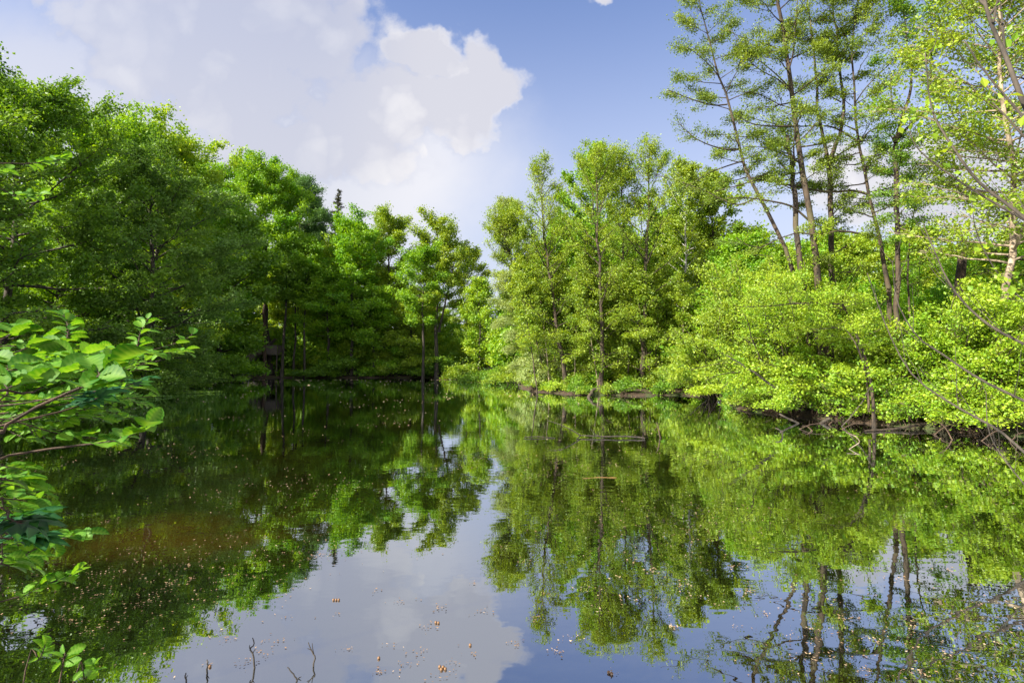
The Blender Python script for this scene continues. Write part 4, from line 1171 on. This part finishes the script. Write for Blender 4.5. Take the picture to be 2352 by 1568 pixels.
# oak galls / cones: little round floating balls
M_GALL, t = new_mat('brown_gall')
a = t.noise(t.n('ShaderNodeTexCoord').outputs['Object'], 160, 3).outputs['Fac']
c = t.mix(a, (0.08, 0.042, 0.018), (0.24, 0.125, 0.05))
d = t.n('ShaderNodeBsdfPrincipled', ins={'Base Color': c, 'Roughness': 0.6})
t.n('ShaderNodeOutputMaterial', ins={0: d.outputs[0]})


def ball(c, r, k=8, m=12):
    ph = np.linspace(0.02, np.pi - 0.02, k)
    P = c + np.stack([0 * ph, 0 * ph, np.cos(ph)], -1) * r
    return P, np.sin(ph) * r


galls = [('single small brown ball floating beside the thin upright twig', [(482, 1531)]), ('row of three orange balls floating on the sky reflection', [(766, 1378), (772, 1378), (778, 1378)]),
         ('cluster of dark brown balls floating at the bottom centre', [(1010, 1532), (1018, 1533), (1023, 1537), (1014, 1538)]), ('pair of brown balls floating below the cloud reflection', [(1001, 1430), (1007, 1431)]),
         ('single brown ball on the white cloud reflection', [(1080, 1482)]), ('orange brown ball pair among the catkins at the bottom right', [(1398, 1545), (1405, 1548)]),
         ('single brown ball near the three pronged twig', [(870, 1512)])]
for lab, ptsz in galls:
    c0 = on_water(*ptsz[0]); c0[2] = 0
    g = Geo()
    for (px_, py_) in ptsz:
        c = on_water(px_, py_); c[2] = 0.006
        P, r_ = ball(c, 0.010)
        g.tubes(P, r_, 10)
    o = g.build('floating_gall', [M_GALL], None, c0)
    o.location = c0
    tag(o, lab, 'floating ball')

#@@NEAR
# ---- leafy branches close to the camera on the left
HERO = []


def hero_leaf_mat(name, c1, c2, vein):
    m, t = new_mat(name)
    f = t.n('ShaderNodeAttribute', attribute_name='tint').outputs['Fac']
    v = t.n('ShaderNodeAttribute', attribute_name='vein').outputs['Fac']
    c = t.mix(f, c1, c2)
    n = t.noise(t.n('ShaderNodeTexCoord').outputs['Object'], 60, 4).outputs['Fac']
    c = t.mix(t.m('MULTIPLY', t.ss(n, 0.45, 0.7), 0.35), c, c1)
    c = t.mix(t.m('MULTIPLY', v, 0.7), c, vein)
    d = t.n('ShaderNodeBsdfPrincipled', ins={'Base Color': c, 'Roughness': 0.55, 'Specular IOR Level': 0.2})
    tc = t.n('ShaderNodeMix', data_type='RGBA', blend_type='MULTIPLY', ins={0: 1.0, 6: c, 7: (1.6, 1.35, 0.35, 1)}).outputs[2]
    tl = t.n('ShaderNodeBsdfTranslucent', ins={'Color': tc})
    s = t.n('ShaderNodeMixShader', ins={0: 0.42, 1: d.outputs[0], 2: tl.outputs[0]})
    t.n('ShaderNodeOutputMaterial', ins={0: s.outputs[0]})
    return m


L_NEAR = hero_leaf_mat('leaf_near_alder', (0.030, 0.135, 0.010), (0.115, 0.290, 0.015), (0.18, 0.33, 0.05))
L_MAPLE = hero_leaf_mat('leaf_near_maple', (0.012, 0.075, 0.030), (0.022, 0.110, 0.035), (0.05, 0.15, 0.05))

NS = 13                                      # stations along the leaf
st = np.linspace(0, 1, NS)
_w = 0.40 * np.sin(np.pi * st ** 0.82) ** 0.75
_w[1:-1:2] *= 1.05; _w[2:-1:2] *= 0.93       # toothed edge
_w[0] = _w[-1] = 0.004
_cr = np.array([-1, -0.5, 0, 0.5, 1.0])


def oval_template():
    V = np.zeros((NS, 5, 3)); vein = np.zeros((NS, 5))
    pleat = np.where(np.arange(NS) % 2 == 0, 1, -1)
    for c_, u in enumerate(_cr):
        V[:, c_, 0] = st - 0.10 * abs(u) * (1 - st) + 0.08 * abs(u) * st * 0      # veins sweep forward
        V[:, c_, 0] += 0.10 * abs(u) * np.sin(np.pi * st)
        V[:, c_, 1] = u * _w
        V[:, c_, 2] = abs(u) * _w * 0.35 + 0.022 * pleat * (0.25 + 0.75 * (abs(u) > 0)) * (abs(u) < 1) * np.sin(np.pi * st) - 0.22 * st ** 2
        vein[:, c_] = np.where((np.arange(NS) % 2 == 1) & (abs(u) < 0.9), 0.8, 0.0) if u != 0 else 1.0
    i, j = np.meshgrid(np.arange(NS - 1), np.arange(4), indexing='ij')
    Q = np.stack([i * 5 + j, i * 5 + j + 1, (i + 1) * 5 + j + 1, (i + 1) * 5 + j], -1).reshape(-1, 4)
    return V.reshape(-1, 3), Q, vein.ravel()


def maple_template():
    """five pointed lobes around the leaf base, each a folded spear"""
    Vs, Qs, Ve, n = [], [], [], 0
    for ang, ln in ((0, 1.0), (48, 0.86), (-48, 0.86), (100, 0.55), (-100, 0.55)):
        s = np.linspace(0, 1, 7)
        w = 0.22 * ln * np.array([0.5, 1.0, 1.0, 1.12, 0.85, 0.45, 0.01])
        a = R(ang)
        V = np.zeros((7, 3, 3))
        for c_, u in enumerate((-1, 0, 1)):
            x, y = s * ln, u * w
            V[:, c_, 0] = x * math.cos(a) - y * math.sin(a)
            V[:, c_, 1] = x * math.sin(a) + y * math.cos(a)
            V[:, c_, 2] = abs(u) * w * 0.25 - 0.28 * (s * ln) ** 2 + 0.003 * n / 21
        i, j = np.meshgrid(np.arange(6), np.arange(2), indexing='ij')
        Q = np.stack([i * 3 + j, i * 3 + j + 1, (i + 1) * 3 + j + 1, (i + 1) * 3 + j], -1).reshape(-1, 4)
        Vs.append(V.reshape(-1, 3)); Qs.append(Q + n); n += 21
        Ve.append(np.tile([0, 1, 0], 7))
    return np.concatenate(Vs), np.concatenate(Qs), np.concatenate(Ve)


OVAL, MAPLE = oval_template(), maple_template()


def leafy(root, base, shoots, mat, tmpl, rng, bark=B_TWIG, name='branch', nbias=1.0):
    """shoots: (points, r0, r1, leaf count, leaf size, first leaf at); every shoot is a branch with its own foliage below it"""
    T, Q, ve = tmpl
    for pts, r0, r1, n, size, lo in shoots:
        n = int(n * 1.5)
        P = smooth_path(pts, 12)
        g = Geo(); g.tubes(P, np.linspace(r0, r1, 12) * 0.6, 6)
        pet = Geo()
        VV, QQ, TT, VE = [], [], [], []
        for q in range(n):
            s = lo + (1 - lo) * (q + 0.6) / n
            f = min(s * 11, 10.999); i0 = int(f); w = f - i0
            p = P[i0] * (1 - w) + P[i0 + 1] * w
            tg = norm(P[i0 + 1] - P[i0])
            side = norm(np.cross(tg, [0, 0, 1.0]) + 1e-6) * (1 if q % 2 else -1)
            last = q == n - 1
            a = R(rng.uniform(5, 25) if last else rng.uniform(40, 75))
            d = norm(tg * math.cos(a) + side * math.sin(a) + np.array([0, 0, rng.uniform(-0.15, 0.45)]) + rng.normal(size=3) * 0.2)
            nrm = norm(np.array([0, 0, nbias]) + rng.normal(size=3) * 0.40)
            nrm = norm(nrm - d * np.dot(nrm, d))
            bi = np.cross(nrm, d)
            sz = size * 0.67 * rng.uniform(0.65, 1.2)
            pl_ = sz * rng.uniform(0.15, 0.28)
            b0 = p + d * pl_ + np.array([0, 0, 0.0])
            g.tubes(np.array([p, b0]), np.array([0.0016, 0.0011]), 4)
            VV.append(b0 + (T[:, :1] * d + T[:, 1:2] * bi * rng.uniform(0.85, 1.1) + T[:, 2:3] * nrm * rng.uniform(0.5, 1.5)) * sz)
            QQ.append(Q + len(T) * q); TT.append(np.full(len(Q), np.clip(rng.normal(0.5, 0.3), 0, 1))); VE.append(ve)
        br = g.build(name, [bark], root, base)
        if n:
            quadmesh('foliage', np.concatenate(VV), np.concatenate(QQ), [mat], tint=np.concatenate(TT), vein=np.concatenate(VE), parent=br, base=base)


rg = np.random.default_rng(21)


def px_path(q, D, dD=0.0):
    n = len(q) - 1
    return [at(px, py, D + dD * i / n) for i, (px, py) in enumerate(q)]


def shrub_root(name, label, x, y, top, cat='bush', r=0.03, bark=B_TWIG):
    b = ground(x, y)
    root = thing(name, label, cat, b)
    g = Geo()
    P = smooth_path([b - [0, 0, 0.1], b + [0.05, 0.02, (top - b[2]) * 0.5], [x + 0.1, y, top]], 10)
    g.tubes(P, np.linspace(r, r * 0.5, 10), 7)
    g.build('trunk', [bark], root, b)
    return root, b, P


root, b, P = shrub_root('alder_bush', 'leafy bush with veined bright leaves reaching into the view from the left', -2.1, 1.15, 2.2)
sh = []


def from_stem(q, D, dD=0.0):
    w = px_path(q, D, dD)
    tgt = w[0]
    k = int(np.argmin(np.abs(P[:, 2] - (tgt[2] - 0.25))))
    return [P[k], (P[k] + tgt) / 2 + np.array([0, 0, 0.05])] + w


def pad(q, D, dD, r0, r1, n, size):
    w = from_stem(q, D, dD)
    tot = np.cumsum([0] + [np.linalg.norm(np.asarray(w[i + 1]) - np.asarray(w[i])) for i in range(len(w) - 1)])
    sh.append((w, r0, r1, n, size, tot[2] / tot[-1] * 0.8))


pad([(-30, 995), (0, 984), (104, 924), (197, 886), (232, 858), (262, 835)], 0.95, 0.1, 0.008, 0.003, 11, 0.092)
pad([(-30, 1055), (0, 1049), (145, 1026), (266, 1013), (300, 1000), (340, 978)], 1.05, 0.1, 0.006, 0.002, 9, 0.085)
pad([(-30, 960), (102, 988), (182, 1004), (275, 1007)], 1.4, 0.2, 0.005, 0.002, 14, 0.062)
pad([(-30, 900), (60, 905), (107, 881), (159, 843), (185, 812)], 1.0, 0.2, 0.006, 0.002, 12, 0.085)
pad([(-30, 860), (150, 835), (295, 815), (386, 811), (425, 806)], 1.5, 0.3, 0.006, 0.002, 22, 0.062)
pad([(100, 840), (325, 808), (409, 786), (443, 768)], 1.6, 0.2, 0.004, 0.001, 5, 0.05)
pad([(60, 860), (295, 813), (318, 774), (340, 731)], 1.6, 0.2, 0.005, 0.0015, 14, 0.058)
pad([(-20, 840), (130, 800), (157, 758), (146, 722)], 1.5, 0.2, 0.005, 0.0015, 16, 0.06)
pad([(-30, 790), (20, 770), (40, 752)], 1.3, 0.1, 0.004, 0.002, 7, 0.075)
pad([(-30, 830), (60, 800), (110, 785)], 1.3, 0.1, 0.005, 0.002, 10, 0.07)
pad([(-40, 930), (20, 890), (70, 870)], 1.0, 0.1, 0.005, 0.002, 9, 0.085)
pad([(-40, 890), (10, 850), (50, 830)], 1.1, 0.1, 0.005, 0.002, 8, 0.08)
for q in range(105):
    u = rg.uniform(0.1, 1.0)
    ex = 40 + 320 * u
    top, bot = 770 + 40 * u, 1030 - 60 * u
    ey = rg.uniform(top, bot)
    sy = rg.uniform(800, 990)
    pad([(-40, sy), (ex * 0.5, (sy + ey) / 2 + rg.uniform(-15, 15)), (ex, ey)], rg.uniform(1.35, 2.1), rg.uniform(-0.1, 0.4), 0.005, 0.0015, int(7 + 9 * u), rg.uniform(0.05, 0.068))
for q in range(14):
    pad([(-40, rg.uniform(1080, 1300)), (10, rg.uniform(1090, 1300)), (rg.uniform(40, 110), rg.uniform(1090, 1320))], rg.uniform(1.3, 1.9), 0.2, 0.004, 0.0015, 9, 0.062)
for q in range(6):
    pad([(-50, 1075 + q * 12), (10, 1070 + q * 10), (60 + q * 12, 1080 + q * 14)], rg.uniform(1.2, 1.7), 0.2, 0.004, 0.0015, 7, 0.06)
leafy(root, b, sh, L_NEAR, OVAL, rg)

sh = []
root, b, P = shrub_root('maple_sapling', 'maple sapling with dark lobed leaves hanging among the bush at the left edge', -2.3, 1.5, 2.0, 'sapling', 0.02)
pad([(-30, 985), (120, 950), (200, 925), (240, 905)], 1.1, 0.15, 0.005, 0.002, 4, 0.085)
pad([(-30, 935), (180, 905), (290, 885), (325, 872)], 1.3, 0.15, 0.004, 0.002, 4, 0.07)
pad([(-30, 1160), (20, 1190), (60, 1205)], 0.95, 0.1, 0.005, 0.002, 6, 0.10)
pad([(-30, 1230), (30, 1235), (90, 1240)], 1.1, 0.1, 0.005, 0.002, 6, 0.085)
leafy(root, b, sh, L_MAPLE, MAPLE, rg, nbias=1.3)

sh = []
root, b, P = shrub_root('alder_bush', 'low leafy bush spray hanging over dark water at the left edge', -1.9, 1.0, 1.5)
pad([(-30, 1210), (0, 1220), (65, 1240), (129, 1240), (195, 1222)], 1.3, 0.1, 0.005, 0.002, 10, 0.068)
pad([(-30, 1150), (10, 1145), (60, 1150), (100, 1165)], 1.2, 0.1, 0.005, 0.002, 9, 0.07)
pad([(-30, 1390), (0, 1382), (65, 1362), (120, 1335), (165, 1322)], 1.4, 0.1, 0.005, 0.002, 12, 0.07)
pad([(-30, 1290), (0, 1295), (30, 1300)], 1.2, 0.1, 0.005, 0.002, 7, 0.07)
pad([(-30, 1105), (10, 1100), (50, 1110)], 1.1, 0.1, 0.005, 0.002, 9, 0.07)
pad([(-40, 1260), (0, 1268), (40, 1275)], 1.5, 0.1, 0.004, 0.002, 8, 0.065)
leafy(root, b, sh, L_NEAR, OVAL, rg)

sh = []
root, b, P = shrub_root('alder_tree', 'bright leafy twigs of a small tree reaching in above the left bush', -3.6, 2.3, 3.6, 'tree', 0.05)
pad([(-60, 380), (9, 375), (66, 376), (117, 370), (150, 364)], 2.1, 0.2, 0.008, 0.002, 17, 0.062)
pad([(-60, 420), (0, 433), (26, 447), (53, 452), (95, 450)], 2.1, 0.2, 0.007, 0.002, 12, 0.064)
pad([(-60, 400), (-10, 395), (20, 390)], 2.3, 0.2, 0.006, 0.002, 8, 0.06)
leafy(root, b, sh, L_NEAR, OVAL, rg)

root, b, P = shrub_root('alder_sapling', 'small sapling with ribbed round leaves growing from the bank at the bottom left corner', -1.5, 1.35, 0.45, 'sapling', 0.008)
sh = [([b + [0.1, 0, 0]] + px_path([(52, 1575), (90, 1514), (103, 1482)], 1.85, 0.05), 0.005, 0.002, 6, 0.06, 0.55),
      ([b + [0.1, 0, 0]] + px_path([(132, 1590), (142, 1533), (150, 1498)], 1.8, 0.05), 0.005, 0.002, 6, 0.068, 0.45),
      ([b + [0.1, 0, 0]] + px_path([(160, 1600), (195, 1560), (215, 1535)], 1.75, 0.05), 0.005, 0.002, 6, 0.066, 0.45)]
leafy(root, b, sh, L_NEAR, OVAL, rg, nbias=0.5)

# ---- bare arching shoots in front of the right bank
b = ground(9.2, 7.4)
b = np.array([8.6, 6.6, -0.1])
root = thing('willow_bush', 'bush of long thin arching shoots, almost leafless, in front of the right bank', 'bush', b)
shoots = [([(2420, 1085), (2352, 1037), (2290, 985), (2200, 935), (2100, 865), (2040, 760), (1992, 627)], 6.6, 0.024, 0.005), ([(2430, 960), (2352, 920), (2250, 870), (2160, 810), (2105, 770), (2060, 690), (2050, 600)], 6.9, 0.024, 0.005),
          ([(2430, 830), (2352, 790), (2270, 745), (2210, 690), (2170, 630), (2140, 560), (2120, 515)], 6.4, 0.022, 0.005), ([(2430, 560), (2352, 505), (2240, 440), (2134, 366), (2095, 320), (2088, 262)], 6.2, 0.020, 0.003),
          ([(2430, 580), (2340, 490), (2250, 420), (2190, 340), (2140, 250), (2125, 120)], 6.0, 0.026, 0.006), ([(2440, 420), (2352, 238), (2310, 130), (2275, 50), (2250, -40)], 4.8, 0.028, 0.014),
          ([(2420, 1180), (2352, 1110), (2300, 1045), (2270, 985), (2265, 900)], 5.6, 0.010, 0.003), ([(2430, 720), (2352, 690), (2280, 610), (2240, 520), (2230, 430)], 6.6, 0.012, 0.003)]
jnt = {}
for k, (q, D, r0, r1) in enumerate(shoots):
    w = [at(px, py, D + 0.15 * i) for i, (px, py) in enumerate(q)]
    pts = [b + [0.1 * math.cos(k), 0.1 * math.sin(k), 0], (b + w[0]) / 2 + [0.35, 0, 0.1]] + w
    rr = np.random.default_rng(500 + k)
    Pp = smooth_path(pts, 22)
    g = Geo(); g.tubes(Pp, np.concatenate([np.full(4, r0 * 1.1), np.linspace(r0, r1, 18)]), 6)
    S2, D2, L2 = children_of(rr, Pp[None, 6:], np.array([np.linalg.norm(Pp[-1] - Pp[6])]), 7, 0.28, 0.1, (20, 45), 0.3)
    tw = limbs(rr, S2, D2, L2, 6, 0.25)
    g.tubes(tw, np.full((len(tw), 6), r1 * 1.2) * np.linspace(1, 0.4, 6)[None], 4)
    br = g.build('branch', [B_DARK], root, b)
    if k in (3, 4, 5, 7):
        lf = Geo()
        p, al, tn = leaf_points(rr, tw, L2, 55 if k != 5 else 30, 0.05, 0.6)
        lf.leaves(rr, p, 0.085, 0.5, 0.75, 0, tn, al)
        lf.build('foliage', [L_THICK], br, b)
print('objects', len(bpy.data.objects), 'polys', sum(len(m.polygons) for m in bpy.data.meshes))
